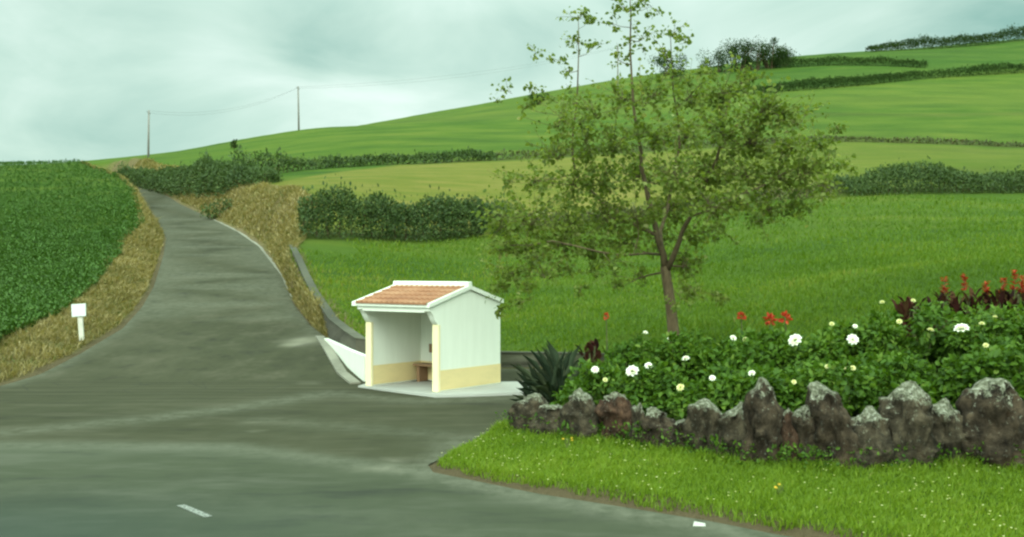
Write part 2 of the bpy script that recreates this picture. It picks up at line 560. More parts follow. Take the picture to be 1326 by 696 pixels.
k = NT('dark_stone_wall')
vor = k.n('ShaderNodeTexVoronoi', Scale=3.2, feature='DISTANCE_TO_EDGE')
e_ = k.ramp(vor.outputs['Distance'], [(.0, 0), (.10, 1)])
cc = k.ramp(k.noise(4, 6, .7), [(.3, (.045, .042, .030)), (.55, (.085, .078, .054)), (.75, (.15, .145, .10))])
cc = k.mix(k.ramp(k.noise(1.2, 5, .7), [(.5, 0), (.66, .7)]), cc, (.055, .075, .024))
cc = k.mix(k.math('MULTIPLY', k.math('SUBTRACT', 1.0, e_), .6), cc, (.035, .032, .022))
M['dark_stone'] = k.surf(cc, .95, k.bump(k.math('ADD', e_, k.noise(14, 5)), .8, .04))
k = NT('coping_stone')
cc = k.ramp(k.noise(3.5, 6, .7), [(.3, (.035, .035, .022)), (.6, (.07, .07, .045)), (.8, (.13, .128, .09))])
M['coping'] = k.surf(cc, .9, k.bump(k.noise(20, 5), .4, .01))

# asphalt
k = NT('asphalt')
c_ = k.coord()
base = k.ramp(k.noise(.35, 6, .6, k.mapping(c_, (1.6, .35, 1), (0, 0, R(14)))), [(.3, (.045, .051, .030)), (.5, (.048, .055, .033)), (.72, (.053, .059, .036))])
base = k.mix(k.ramp(k.noise(1.7, 6, .7, k.mapping(c_, (1.6, .6, 1))), [(.45, 0), (.8, .22)]), base, (.036, .041, .026))
spk = k.noise(11, 5, .75)
base = k.mix(k.ramp(spk, [(.50, 0), (.70, .55)]), base, (.085, .09, .064))
base = k.mix(k.ramp(spk, [(.30, .55), (.48, 0)]), base, (.022, .026, .016))
grit = k.noise(70, 3, .8)
base = k.mix(k.ramp(grit, [(.5, 0), (.72, .55)]), base, (.095, .096, .072))
base = k.mix(k.ramp(grit, [(.28, .6), (.45, 0)]), base, (.022, .024, .02))
mott = k.ramp(k.noise(2.6, 6, .7, k.mapping(c_, (1.3, 1.0, 1))), [(.28, 0), (.62, 1)])
base = k.mix(k.attr('lane'), base, k.mix(1.0, base, (.88, .79, .71), 'MULTIPLY'))
base = k.mix(k.math('MULTIPLY', k.attr('dust'), mott), base, (.105, .106, .076))
base = k.mix(k.math('MULTIPLY', k.attr('patch'), k.ramp(k.noise(3, 6, .75), [(.40, 0), (.6, 1)])), base, (.25, .235, .175))
base = k.mix(k.math('MULTIPLY', k.attr('teal'), .55), base, (.030, .045, .040))
tr = k.ramp(k.noise(.9, 5, .65, k.mapping(c_, (2.4, .14, 1), (0, 0, R(16)))), [(.45, 0), (.75, .14)])
base = k.mix(tr, base, (.068, .069, .048))
vor = k.n('ShaderNodeTexVoronoi', Scale=.55, feature='DISTANCE_TO_EDGE')
vv = k.n('ShaderNodeVectorMath', operation='ADD'); k.t.links.new(c_, vv.inputs[0])
nz = k.n('ShaderNodeTexNoise', Scale=1.4, Detail=5)
k.t.links.new(nz.outputs['Color'], vv.inputs[1]); k.t.links.new(vv.outputs[0], vor.inputs['Vector'])
crack = k.math('MULTIPLY', k.ramp(vor.outputs['Distance'], [(.0, 1), (.014, 0)]), k.ramp(k.noise(.5, 3), [(.5, 0), (.62, .7)]))
base = k.mix(crack, base, (.022, .024, .021))
M['asphalt'] = k.surf(base, k.ramp(k.noise(1.1, 4), [(.3, .85), (.7, 1.0)]), k.bump(grit, .35, .008), .08)

# grassland
k = NT('meadow')
c_ = k.coord()
lush = k.ramp(k.noise(.11, 6, .6, k.mapping(c_, (.6, 1.4, .6))), [(.30, (.032, .070, .008)), (.45, (.050, .096, .009)), (.58, (.071, .114, .012)), (.74, (.108, .132, .018))])
mot = k.noise(.9, 6, .7)
lush = k.mix(k.ramp(mot, [(.50, 0), (.74, .7)]), lush, (.112, .130, .020))
lush = k.mix(k.ramp(mot, [(.28, .7), (.48, 0)]), lush, (.024, .056, .008))
yel = k.ramp(k.noise(.3, 6, .65, k.mapping(c_, (.5, 1.6, 1))), [(.28, (.085, .115, .012)), (.5, (.135, .138, .022)), (.75, (.20, .165, .045))])
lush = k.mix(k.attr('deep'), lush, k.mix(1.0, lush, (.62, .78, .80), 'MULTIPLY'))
cc = k.mix(k.attr('yellow'), lush, yel)
cc = k.mix(k.math('MULTIPLY', k.attr('streak'), k.ramp(k.noise(.5, 5, .7), [(.3, .2), (.6, 1)])), cc, (.075, .066, .022))
dry = k.ramp(k.noise(1.5, 7, .7, k.mapping(c_, (1, 1, 2.2))), [(.28, (.065, .055, .022)), (.48, (.13, .10, .042)), (.62, (.19, .15, .07)), (.78, (.09, .105, .028))])
cc = k.mix(k.attr('dry'), cc, dry)
grav = k.ramp(k.noise(9, 6, .8), [(.3, (.075, .055, .028)), (.55, (.14, .108, .060)), (.75, (.25, .21, .14))])
cc = k.mix(k.attr('gravel'), cc, grav)
fine = k.noise(7, 6, .8, k.mapping(c_, (1, 1, .4)))
cc = k.mix(k.ramp(fine, [(.30, .55), (.5, 0)]), cc, k.mix(1.0, cc, (.45, .5, .45), 'MULTIPLY'))
cc = k.mix(k.ramp(fine, [(.55, 0), (.75, .4)]), cc, k.mix(1.0, cc, (1.5, 1.35, 1.5), 'MULTIPLY'))
hh = k.math('ADD', fine, k.math('MULTIPLY', k.noise(1.6, 6, .7), 2.0))
M['meadow'] = k.surf(cc, .95, k.bump(hh, .9, .16), .1)
k = NT('soil')
cc = k.ramp(k.noise(4, 7, .7), [(.3, (.030, .022, .013)), (.6, (.075, .052, .030)), (.8, (.13, .10, .06))])
M['soil'] = k.surf(cc, .95, k.bump(k.noise(15, 6), .8, .03))
k = NT('litter_white')
M['litter_white'] = k.surf(k.ramp(k.noise(14), [(.4, (.34, .34, .29)), (.6, (.52, .52, .47))]), .6)

# ------------------------------------------------------------------ hedge lines in plan
LH1 = [XY(300, 58), XY(388, 63), XY(520, 66), XY(655, 73), XY(750, 78), XY(900, 87), XY(1085, 96), XY(1200, 99), XY(1345, 103), XY(1800, 108)]
LH2 = [XY(150, 165), XY(259, 120), XY(302, 104), XY(352, 98), XY(520, 124), XY(700, 131), XY(1060, 146), XY(1326, 143), XY(1800, 150)]


def yline(line, x):
    a = np.array(sorted(line)); return np.interp(x, a[:, 0], a[:, 1])

# ------------------------------------------------------------------ ground sheet
def build_ground():
    az = np.concatenate([np.arange(-180, -40, 4.0), np.arange(-40, -29, .8), np.arange(-29, 30, .105), np.arange(30, 41, .8), np.arange(41, 180, 4.0)])
    rr = np.concatenate([[.5, 2, 4, 6, 7.5], 8.5 * 1.0105 ** np.arange(0, 440), [900, 1100, 1500]])
    A, Q = np.meshgrid(np.radians(az), rr)
    x = (Q * np.sin(A)).ravel(); y = (Q * np.cos(A)).ravel()
    far = np.clip((np.hypot(x, y) - 560) / 300, 0, 1)
    z = H(np.clip(x, -600, 600), np.clip(y, -200, 600))
    z = z * (1 - far) + far * 2.0
    d, w, idx = road_dist(x, y)
    na, nr = len(az), len(rr)
    i = np.arange(nr - 1)[:, None] * na; j = np.arange(na)[None]
    jn = (np.arange(na)[None] + 1) % na
    fc = np.stack([i + j, i + jn, i + na + jn, i + na + j], -1).reshape(-1, 4)
    # what grows where
    left = idx < nL
    rb = (idx >= nL) & (idx < nL + 9)
    n1 = fbm2(x, y, 3.5, 21)
    dry = np.where(left & (y > 22), sstep((w * 1.12 - d + n1 * .5) / .7), 0)
    dry = np.maximum(dry, np.where(rb & (y > 40), sstep((w * 1.05 - d + n1 * 1.3) / 1.3), 0))
    dry = np.maximum(dry, np.where((idx >= nL + 6) & (idx < nL + 12), sstep((1.3 - d) / .4), 0))
    dry *= np.clip(.85 + n1 * .5, .25, 1)
    y1 = yline(LH1, x); y2 = yline(LH2, x)
    n2 = fbm2(x, y, 26, 31)
    yel = sstep((y - y1) / 5) * sstep((y2 - y) / 4)
    xpx = CX + F * x / np.maximum(y, 1)
    yel = yel * np.interp(xpx, [250, 500, 760, 1000, 1326], [.75, .95, 1, .45, .30]) + .22 * np.clip(n2, 0, 1) * (y > 35)
    yel = np.where(left & (d > 0), 0, yel)
    streak = np.exp(-((y - y2 - 1) / 1.6) ** 2) * (xpx > 500) * .9
    streak += np.exp(-((y - y2 - 42 - n2 * 6) / 2.5) ** 2) * (xpx > 800) * .35
    streak += np.exp(-((y - y1 - 1) / 2.2) ** 2) * .5
    lipm = (idx >= NB - 11) | ((idx >= nL + 17) & (idx < NB - 11))
    grav = np.where(d > 0, np.where(left | rb, sstep((.38 - d + n1 * .15) / .25) * .9, np.where(lipm, sstep((.50 - d + n1 * .22) / .25), 0)), 1)
    yu = np.interp(x, [60, 90, 125, 135], [232, 250, 274, 276])
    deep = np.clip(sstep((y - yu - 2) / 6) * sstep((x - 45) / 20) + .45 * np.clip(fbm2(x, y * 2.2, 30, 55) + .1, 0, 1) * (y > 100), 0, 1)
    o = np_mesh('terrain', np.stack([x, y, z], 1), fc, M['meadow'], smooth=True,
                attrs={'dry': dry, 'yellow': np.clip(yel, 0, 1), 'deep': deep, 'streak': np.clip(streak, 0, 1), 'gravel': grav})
    tag(o, kind='structure')

build_ground()


# ------------------------------------------------------------------ road and lane
def polyline_dist(x, y, pts):
    best = np.full(len(x), 1e9)
    for (ax, ay), (bx, by) in zip(pts[:-1], pts[1:]):
        ex, ey = bx - ax, by - ay
        t = np.clip(((x - ax) * ex + (y - ay) * ey) / (ex * ex + ey * ey), 0, 1)
        best = np.minimum(best, np.hypot(x - ax - t * ex, y - ay - t * ey))
    return best


def build_road():
    bm = bmesh.new()
    vs = [bm.verts.new((x, y, 0)) for x, y in POLY]
    bm.faces.new(vs)
    bmesh.ops.triangulate(bm, faces=bm.faces[:])
    ys = list(np.arange(10, 36, .3)) + list(np.arange(36, 205, 1.5)) + [-40, -20, -8, 0, 4, 7, 8.5]
    for yv in ys:
        bmesh.ops.bisect_plane(bm, geom=bm.verts[:] + bm.edges[:] + bm.faces[:], plane_co=(0, yv, 0), plane_no=(0, 1, 0))
    for xv in np.arange(-16, 8, .3):
        gm = [f for f in bm.faces if f.calc_center_median().y < 40 and f.calc_center_median().y > 8]
        ed = set(e for f in gm for e in f.edges); ve = set(v for f in gm for v in f.verts)
        bmesh.ops.bisect_plane(bm, geom=list(ve) + list(ed) + gm, plane_co=(xv, 0, 0), plane_no=(1, 0, 0))
    bm.verts.ensure_lookup_table()
    co = np.array([v.co[:] for v in bm.verts])
    co[:, 2] = g(co[:, 1]) + .012
    faces = [[v.index for v in f.verts] for f in bm.faces]
    cen = [np.mean([co[i][1] for i in f]) for f in faces]
    bm.free()
    x, y = co[:, 0], co[:, 1]
    l1 = [(-30, 19.2), (-8.9, 18.9), (-4.9, 18.7), (-2.2, 16.9), (-1.3, 16.4), (.3, 14.6), (2.8, 12.5), (6.6, 9.5)]
    l2 = [(-9.5, 20.4), (-7.4, 22.3), (-5.8, 24.5), (-4.5, 26.6), (-2.1, 25.1), (-.4, 25.6), (3, 26.8)]
    d1 = polyline_dist(x, y, l1); d2 = polyline_dist(x, y, l2)
    dust = .75 * np.exp(-(d1 / .42) ** 2) + .75 * np.exp(-(d2 / .55) ** 2) + .45 * np.exp(-(polyline_dist(x, y, [(-5, 22), (-1.2, 20), (-.8, 18)]) / .5) ** 2)
    dd, _, _ = road_dist(x, y)
    dust += .7 * np.exp(-(dd / .35) ** 2)
    for yy in (12.0,):
        dust += .22 * np.exp(-(polyline_dist(x, y, [(-14, 15.4), (-6, 15.2), (-1, 13), (4, 9.3)]) / .6) ** 2)
    # bleached wheel tracks and centre wear up the lane
    patch = np.zeros(len(x))
    for px, py, rx, ry in [(395, 441, .55, 1.1), (380, 447, .3, .5), (322, 548, .07, .16), (323, 560, .07, .16), (495, 608, .35, .2), (318, 573, .05, .1), (265, 352, .35, 1.6), (268, 375, .3, 1.8), (510, 598, .25, .15), (400, 497, .15, .15)]:
        qx, qy = on_lane(px, py)
        patch = np.maximum(patch, np.exp(-((x - qx) / rx) ** 2 - ((y - qy) / ry) ** 2))
    lx = np.array(l1); lanem = sstep((y - np.interp(x, lx[:, 0], lx[:, 1]) + .1) / .9) * np.clip(1 - (y < 18) * (x > 0), 0, 1)
    teal = np.exp(-((x + 7) / 4.5) ** 2 - ((y - 12.5) / 2.2) ** 2)  # broad darker teal area at the near left of the road
    for nm, sel, lab in (('road', [f for f, c in zip(faces, cen) if c < 29.05], 0), ('lane', [f for f, c in zip(faces, cen) if c >= 29.05], 1)):
        used = sorted(set(i for f in sel for i in f)); mp = {v: i for i, v in enumerate(used)}
        me = bpy.data.meshes.new(nm)
        me.from_pydata([tuple(co[i]) for i in used], [], [[mp[i] for i in f] for f in sel])
        for an, av in (('dust', dust), ('patch', patch), ('teal', teal), ('lane', lanem)):
            at = me.attributes.new(an, 'FLOAT', 'POINT'); at.data.foreach_set('value', np.clip(av[used], 0, 1).astype(np.float32))
        me.polygons.foreach_set('use_smooth', np.ones(len(me.polygons), bool))
        me.materials.append(M['asphalt'])
        o = bpy.data.objects.new(nm, me); link(o); tag(o, kind='structure')

build_road()

# painted dash
a = np.array(XY(234, F * CAMH / (656 - CY))); b = np.array(XY(270, F * CAMH / (671 - CY)))
u_ = (b - a) / np.linalg.norm(b - a); s_ = np.array([-u_[1], u_[0]]) * .055
mb = MB()
q = [a - s_, b - s_, b + s_, a + s_]
mb.prism([(p[0], p[1], .016) for p in q], [(p[0], p[1], .019) for p in q])
o = mb.build('road_marking', M['road_paint']); tag(o, kind='structure')


def strip(name, line_out, line_in, z0f, h, mat):
    mb = MB()
    for (a0, a1), (b0, b1) in zip(zip(line_out[:-1], line_out[1:]), zip(line_in[:-1], line_in[1:])):
        za, zb = z0f(a0[1]), z0f(a1[1])
        mb.prism([(a0[0], a0[1], za - .2), (a1[0], a1[1], zb - .2), (b1[0], b1[1], zb - .2), (b0[0], b0[1], za - .2)],
                 [(a0[0], a0[1], za + h), (a1[0], a1[1], zb + h), (b1[0], b1[1], zb + h), (b0[0], b0[1], za + h)])
    return mb.build(name, mat)


def resample(pts, step):
    pts = [np.array(p, float) for p in pts]
    out = [pts[0]]
    for a, b in zip(pts[:-1], pts[1:]):
        n = max(1, int(np.linalg.norm(b - a) / step))
        out += [a + (b - a) * i / n for i in range(1, n + 1)]
    return out


def offset(line, d):
    line = [np.array(p[:2], float) for p in line]
    out = []
    for i, p in enumerate(line):
        t = line[min(i + 1, len(line) - 1)] - line[max(i - 1, 0)]
        t /= np.linalg.norm(t)
        out.append(p + np.array([t[1], -t[0]]) * d)
    return out

# pale concrete gutter along the right edge of the lane
gl = resample([on_lane(*q) for q in [(276, 285), (308, 301), (335, 320), (364, 357), (378, 388)]], 2.0)
o = strip('gutter', gl, offset(gl, -.26), g, .035, M['gutter_concrete']); tag(o, kind='structure')
gl = resample([on_lane(420, 437), on_lane(432, 454), on_lane(450, 484), on_lane(468, 498)], 1.0)
o = strip('kerb', offset(gl, .30), offset(gl, .02), g, .06, M['gutter_concrete']); tag(o, kind='structure')

# ------------------------------------------------------------------ pavement under the shelter
PAV = [(-3.95, 27.7), (-1.82, 25.8), (-1.0, 25.95), (1.0, 26.5), (3.2, 27.2), (3.2, 30.6), (-3.35, 30.6)]
mb = MB()
mb.prism([(x, y, -.1) for x, y in PAV], [(x, y, .10) for x, y in PAV])
o = mb.build('pavement', M['concrete'], bevel=.02); tag(o, kind='structure')

# ------------------------------------------------------------------ walls behind the shelter and along the lane
def wall(name, line, zb, zt, thick, mat, cop=None, cop_h=.07):
    """line: plan points; zb, zt: heights at those points"""
    e = tag(empty(name, (line[0][0], line[0][1], zb[0])))
    off = (line[0][0], line[0][1], zb[0])
    inn = offset(line, -thick)
    mb = MB(); mc = MB()
    for i in range(len(line) - 1):
        a, b, c, d = line[i], line[i + 1], inn[i + 1], inn[i]
        mb.prism([(a[0], a[1], zb[i]), (b[0], b[1], zb[i + 1]), (c[0], c[1], zb[i + 1]), (d[0], d[1], zb[i])],
                 [(a[0], a[1], zt[i]), (b[0], b[1], zt[i + 1]), (c[0], c[1], zt[i + 1]), (d[0], d[1], zt[i])])
    mb.build('stonework' if cop else 'masonry', mat, e, off=off)
    if cop:
        o1 = offset(line, .03); o2 = offset(line, -thick - .03)
        for i in range(len(line) - 1):
            a, b, c, d = o1[i], o1[i + 1], o2[i + 1], o2[i]
            mc.prism([(a[0], a[1], zt[i] + .002), (b[0], b[1], zt[i + 1] + .002), (c[0], c[1], zt[i + 1] + .002), (d[0], d[1], zt[i] + .002)],
                     [(a[0], a[1], zt[i] + cop_h), (b[0], b[1], zt[i + 1] + cop_h), (c[0], c[1], zt[i + 1] + cop_h), (d[0], d[1], zt[i] + cop_h)])
        mc.build('coping', cop, e, off=off)
    return e

wl = [(-12.05, 58.5), (-10.6, 53.0), (-9.3, 48), (-8.1, 43.5), (-7.15, 40), (-6.15, 36.4), (-5.2, 33.3), (-4.5, 31.12), (-3.6, 30.85), (-1.0, 30.82), (3.6, 30.8)]
wtop = [None] * len(wl)
for i, (px, py) in enumerate([(379, 318), (384, 334), (391, 355), (401, 377), (413, 393), (432, 414), (449, 428), (470, 439), (482, 444), (600, 457), (800, 460)]):
    wtop[i] = ZP(py, wl[i][1])
pts = resample([(x, y, z) for (x, y), z in zip(wl, wtop)], 1.2)
wl2 = [p[:2] for p in pts]; wt2 = [p[2] for p in pts]
e = wall('retaining_wall', wl2, [float(g(p[1])) - .3 for p in wl2], wt2, .26, M['dark_stone'], M['coping'], .035)
tag(e, 'dark mossy stone retaining wall curving up beside the lane behind the shelter', 'wall')
ww = resample([(-6.1, 36.0), (-5.15, 33.0), (-4.55, 31.0), (-3.78, 28.75)], .8)
ww = offset(ww, .16)
e = wall('low_wall', ww, [float(g(p[1])) - .2 for p in ww], [.78] * len(ww), .14, M['plaster_white'])
tag(e, 'low whitewashed wall tapering up the lane from the left side of the shelter', 'wall')

# ------------------------------------------------------------------ bus shelter
ang = math.atan2(.602, .799)
SA, SB = 2.43, 2.455
sh = empty('bus_shelter', (-1.78, 26.25, .10), 0, 'small white bus shelter with orange tiled roof and yellow painted base', 'bus shelter')
# local axes: x runs left along the open front, y runs back
sh.rotation_euler = (0, 0, 0)
UX = np.array([-.799, .602]); VX = np.array([.602, .799])


def L2(u, v, z):
    q = UX * u + VX * v
    return (q[0], q[1], z)


TH = .17
BV = 1.88                       # inner face of the back wall
side = [(0.0, 0), (SB, 0), (SB, 2.10), (1.16, 2.46), (-.34, 2.045), (-.34, 1.97), (-.27, 1.94), (-.20, 1.86), (-.13, 1.74), (-.06, 1.66), (0, 1.62)]


def side_wall(u0, nm):
    mb = MB()
    mb.prism([L2(u0, v, z) for v, z in side], [L2(u0 + TH, v, z) for v, z in side])
    w = mb.build('side_wall', M['plaster_white'], sh, bevel=.008)
    # yellow dado, inside and out, a few millimetres proud
    mb = MB()
    for a, b in ((u0 - .006, u0 - .0005), (u0 + TH + .0005, u0 + TH + .006)):
        mb.prism([L2(a, .02, .03), L2(a, SB - .0, .03), L2(a, SB - .0, .52), L2(a, .02, .52)], [L2(b, .02, .03), L2(b, SB - .0, .03), L2(b, SB - .0, .52), L2(b, .02, .52)])
    mb.build('dado', M['plaster_yellow'], w)
    mb = MB()
    mb.prism([L2(u0 - .012, -.03, 0), L2(u0 + TH + .012, -.03, 0), L2(u0 + TH + .012, .05, 0), L2(u0 - .012, .05, 0)],
             [L2(u0 - .012, -.03, 1.63), L2(u0 + TH + .012, -.03, 1.63), L2(u0 + TH + .012, .05, 1.63), L2(u0 - .012, .05, 1.63)])
    mb.build('pilaster', M['plaster_cream'], w, bevel=.006)

side_wall(0, 'r'); side_wall(SA - TH, 'l')
mb = MB()
mb.prism([L2(TH, BV, 0), L2(SA - TH, BV, 0), L2(SA - TH, SB - .003, 0), L2(TH, SB - .003, 0)],
         [L2(TH, BV, 2.12), L2(SA - TH, BV, 2.12), L2(SA - TH, SB - .003, 2.10), L2(TH, SB - .003, 2.10)])
bw = mb.build('back_wall', M['plaster_white'], sh)
mb = MB()
mb.prism([L2(TH, BV - .007, .03), L2(SA - TH, BV - .007, .03), L2(SA - TH, BV - .0015, .03), L2(TH, BV - .0015, .03)],
         [L2(TH, BV - .007, .52), L2(SA - TH, BV - .007, .52), L2(SA - TH, BV - .0015, .52), L2(TH, BV - .0015, .52)])
mb.build('dado', M['plaster_yellow'], bw)
# roof: white slab, corrugated tiles, white ridge and verges
OV = .13
prof = [(-.40, 2.06), (1.16, 2.485), (2.53, 2.10)]
mb = MB()
for (v0, z0), (v1, z1) in ((prof[0], prof[1]), (prof[1], prof[2])):
    mb.prism([L2(-.045, v0, z0), L2(SA + OV, v0, z0), L2(SA + OV, v1, z1), L2(-.045, v1, z1)],
             [L2(-.045, v0, z0 + .07), L2(SA + OV, v0, z0 + .07), L2(SA + OV, v1, z1 + .07), L2(-.045, v1, z1 + .07)])
rf = mb.build('roof', M['plaster_white'], sh)


def tile_sheet(v0, z0, v1, z1, mb):
    nu, rows = 132, 5
    u = np.linspace(.02, SA - .02, nu)
    wave = .030 * np.abs(np.sin(np.pi * (u / .175)))
    for r_ in range(rows):
        ta, tb = r_ / rows, min(1.0, (r_ + 1) / rows + .03)
        vs = []
        for t, lift in ((ta, .022), (tb, .0)):
            v = v0 + (v1 - v0) * t; z = z0 + (z1 - z0) * t
            for uu, w_ in zip(u, wave):
                vs.append(L2(uu, v, z + .075 + w_ + lift + (.012 if lift else 0)))
        for uu, w_ in zip(u, wave):
            v = v0 + (v1 - v0) * ta; z = z0 + (z1 - z0) * ta
            vs.append(L2(uu, v + .001, z + .072))
        fs = [(i, i + 1, nu + i + 1, nu + i) for i in range(nu - 1)] + [(2 * nu + i, 2 * nu + i + 1, i + 1, i) for i in range(nu - 1)]
        mb.add(vs, fs)

mb = MB()
tile_sheet(-.43, 2.052, 1.16, 2.485, mb); tile_sheet(2.56, 2.092, 1.16, 2.485, mb)
mb.build('roof_tiles', M['roof_tile'], rf)
mb = MB()
mb.prism([L2(-.04, 1.05, 2.48), L2(-.04, 1.27, 2.48), L2(-.04, 1.24, 2.67), L2(-.04, 1.08, 2.67)],
         [L2(SA + .10, 1.05, 2.48), L2(SA + .10, 1.27, 2.48), L2(SA + .10, 1.24, 2.67), L2(SA + .10, 1.08, 2.67)])
mb.build('ridge_cap', M['plaster_white'], rf, bevel=.02)
for u0, u1 in ((-.052, .03), (SA - .03, SA + .137)):
    mb = MB()
    for (v0, z0), (v1, z1) in ((prof[0], (1.16, 2.485)), ((1.16, 2.485), prof[2])):
        mb.prism([L2(u0, v0 - .003, z0 - .004), L2(u1, v0 - .003, z0 - .004), L2(u1, v1, z1 - .004), L2(u0, v1, z1 - .004)],
                 [L2(u0, v0 - .003, z0 + .095), L2(u1, v0 - .003, z0 + .095), L2(u1, v1, z1 + .095), L2(u0, v1, z1 + .095)])
    mb.build('verge_trim', M['plaster_white'], rf)
mb = MB()
mb.prism([L2(TH + .002, -.33, 1.93), L2(SA - TH - .002, -.33, 1.93), L2(SA - TH - .002, -.20, 1.93), L2(TH + .002, -.20, 1.93)],
         [L2(TH + .002, -.33, 2.075), L2(SA - TH - .002, -.33, 2.075), L2(SA - TH - .002, -.20, 2.11), L2(TH + .002, -.20, 2.11)])
mb.build('eave_beam', M['plaster_white'], sh, bevel=.01)
mb = MB()
nb_v = BV - .002
mb.prism([L2(1.74, nb_v - .06, .76), L2(1.92, nb_v - .06, .76), L2(1.92, nb_v, .76), L2(1.74, nb_v, .76)], [L2(1.74, nb_v - .06, .99), L2(1.92, nb_v - .06, .99), L2(1.92, nb_v, .99), L2(1.74, nb_v, .99)])
mb.build('wall_box', M['wood_brown'], sh, bevel=.01)
# bench
be = empty('bench', (-1.78, 26.25, .10), 0, 'brown wooden bench fixed along the back wall inside the shelter', 'bench')
mb = MB()
mb.prism([L2(.20, 1.44, .42), L2(2.16, 1.44, .42), L2(2.16, 1.862, .42), L2(.20, 1.862, .42)], [L2(.20, 1.44, .48), L2(2.16, 1.44, .48), L2(2.16, 1.862, .48), L2(.20, 1.862, .48)])
mb.build('seat', M['wood_brown'], be, bevel=.01)
for uu in (.30, 1.98):
    mb = MB()
    mb.prism([L2(uu, 1.50, 0), L2(uu + .09, 1.50, 0), L2(uu + .09, 1.84, 0), L2(uu, 1.84, 0)], [L2(uu, 1.50, .419), L2(uu + .09, 1.50, .419), L2(uu + .09, 1.84, .419), L2(uu, 1.84, .419)])
    mb.build('leg', M['wood_brown'], be, bevel=.006)

# ------------------------------------------------------------------ roadside marker on the left
_sy = np.arange(28.5, 42, .05)
_sd = ZP(444, _sy) - H((107 - CX) / F * _sy, _sy)
SY = float(_sy[np.argmax(_sd < 0)]) if (_sd < 0).any() else 33.0
sx, sy = XY(107, SY)
sz = h1(sx, sy)
top_z = ZP(394, SY)
sg = empty('marker_sign', (sx, sy, sz), 0, 'small blank white marker plate on a pale post in the dry left bank', 'sign')
mb = MB()
hh_ = top_z - .42 - sz
mb.prism([(-.07, -.05, -.25), (.07, -.05, -.25), (.07, .05, -.25), (-.07, .05, -.25)], [(-.20 + .04, -.045, hh_ + .05), (-.20 + .2, -.045, hh_ + .05), (-.0, .045, hh_ + .05), (-.16, .045, hh_ + .05)])
mb.build('post', M['post_concrete'], sg, bevel=.012)
mb = MB()
mb.prism([(-.32, -.09, hh_ - .0), (.14, -.09, hh_ + .03), (.14, -.05, hh_ + .03), (-.32, -.05, hh_)], [(-.34, -.09, hh_ + .41), (.13, -.09, hh_ + .44), (.13, -.05, hh_ + .44), (-.34, -.05, hh_ + .41)])
mb.build('plate', M['sign_white'], sg, bevel=.01)

# ------------------------------------------------------------------ poles and wires
def pole(px, py_top, Y, label, lean=0.0):
    x, y = XY(px, Y); z = h1(x, y); zt = ZP(py_top, Y)
    e = empty('utility_pole', (x, y, z), 0, label, 'pole', 'poles carrying the power line over the hill')
    mb = MB(); mb.tube([(0, 0, -1), (lean * .5, 0, (zt - z) * .5), (lean, 0, zt - z)], [.19, .16, .13], 10)
    mb.build('shaft', M['pole_wood'], e, smooth=True)
    for s in (-1, 1):
        mb = MB(); mb.tube([(lean + s * .02, -.1, zt - z - .35 - .3 * (s > 0)), (lean + s * .28, -.1, zt - z - .3 - .3 * (s > 0)), (lean + s * .28, -.1, zt - z - .12 - .3 * (s > 0))], [.04, .04, .06], 6)
        mb.build('insulator', M['wire_metal'], e)
    return (x + lean, y - .1, zt)

p1 = pole(192, 143, 178, 'left pole, standing above the end of the lane', .1)
p2 = pole(387, 112, 205, 'right pole, standing on the bare crest of the hill', -.15)
p3 = pole(800, 60, 250, 'pole on the hilltop behind the top of the tree crown')


def wire(a, b, sag, label):
    n = 24
    mb = MB()
    pts = []
    for i in range(n + 1):
        t = i / n
        pts.append(tuple(a[k] + (b[k] - a[k]) * t - (sag * 4 * t * (1 - t) if k == 2 else 0) for k in range(3)))
    mb.tube(pts, .015, 5)
    o = mb.build('power_cable', M['wire_metal'])
    tag(o, label, 'cable', 'power cables strung between the poles')

wire((p1[0] + .28, p1[1], p1[2] - .12), (p2[0] + .28, p2[1], p2[2] - .12), 1.9, 'upper cable sagging from the left pole to the crest pole')
wire((p1[0] - .28, p1[1], p1[2] - .42), (p2[0] - .28, p2[1], p2[2] - .42), 2.1, 'lower cable sagging from the left pole to the crest pole')
wire((p2[0] + .28, p2[1], p2[2] - .12), (p3[0] + .28, p3[1], p3[2] - .12), 1.6, 'upper cable running from the crest pole towards the tree')
wire((p2[0] - .28, p2[1], p2[2] - .42), (p3[0] - .28, p3[1], p3[2] - .42), 2.0, 'lower cable running from the crest pole towards the tree')

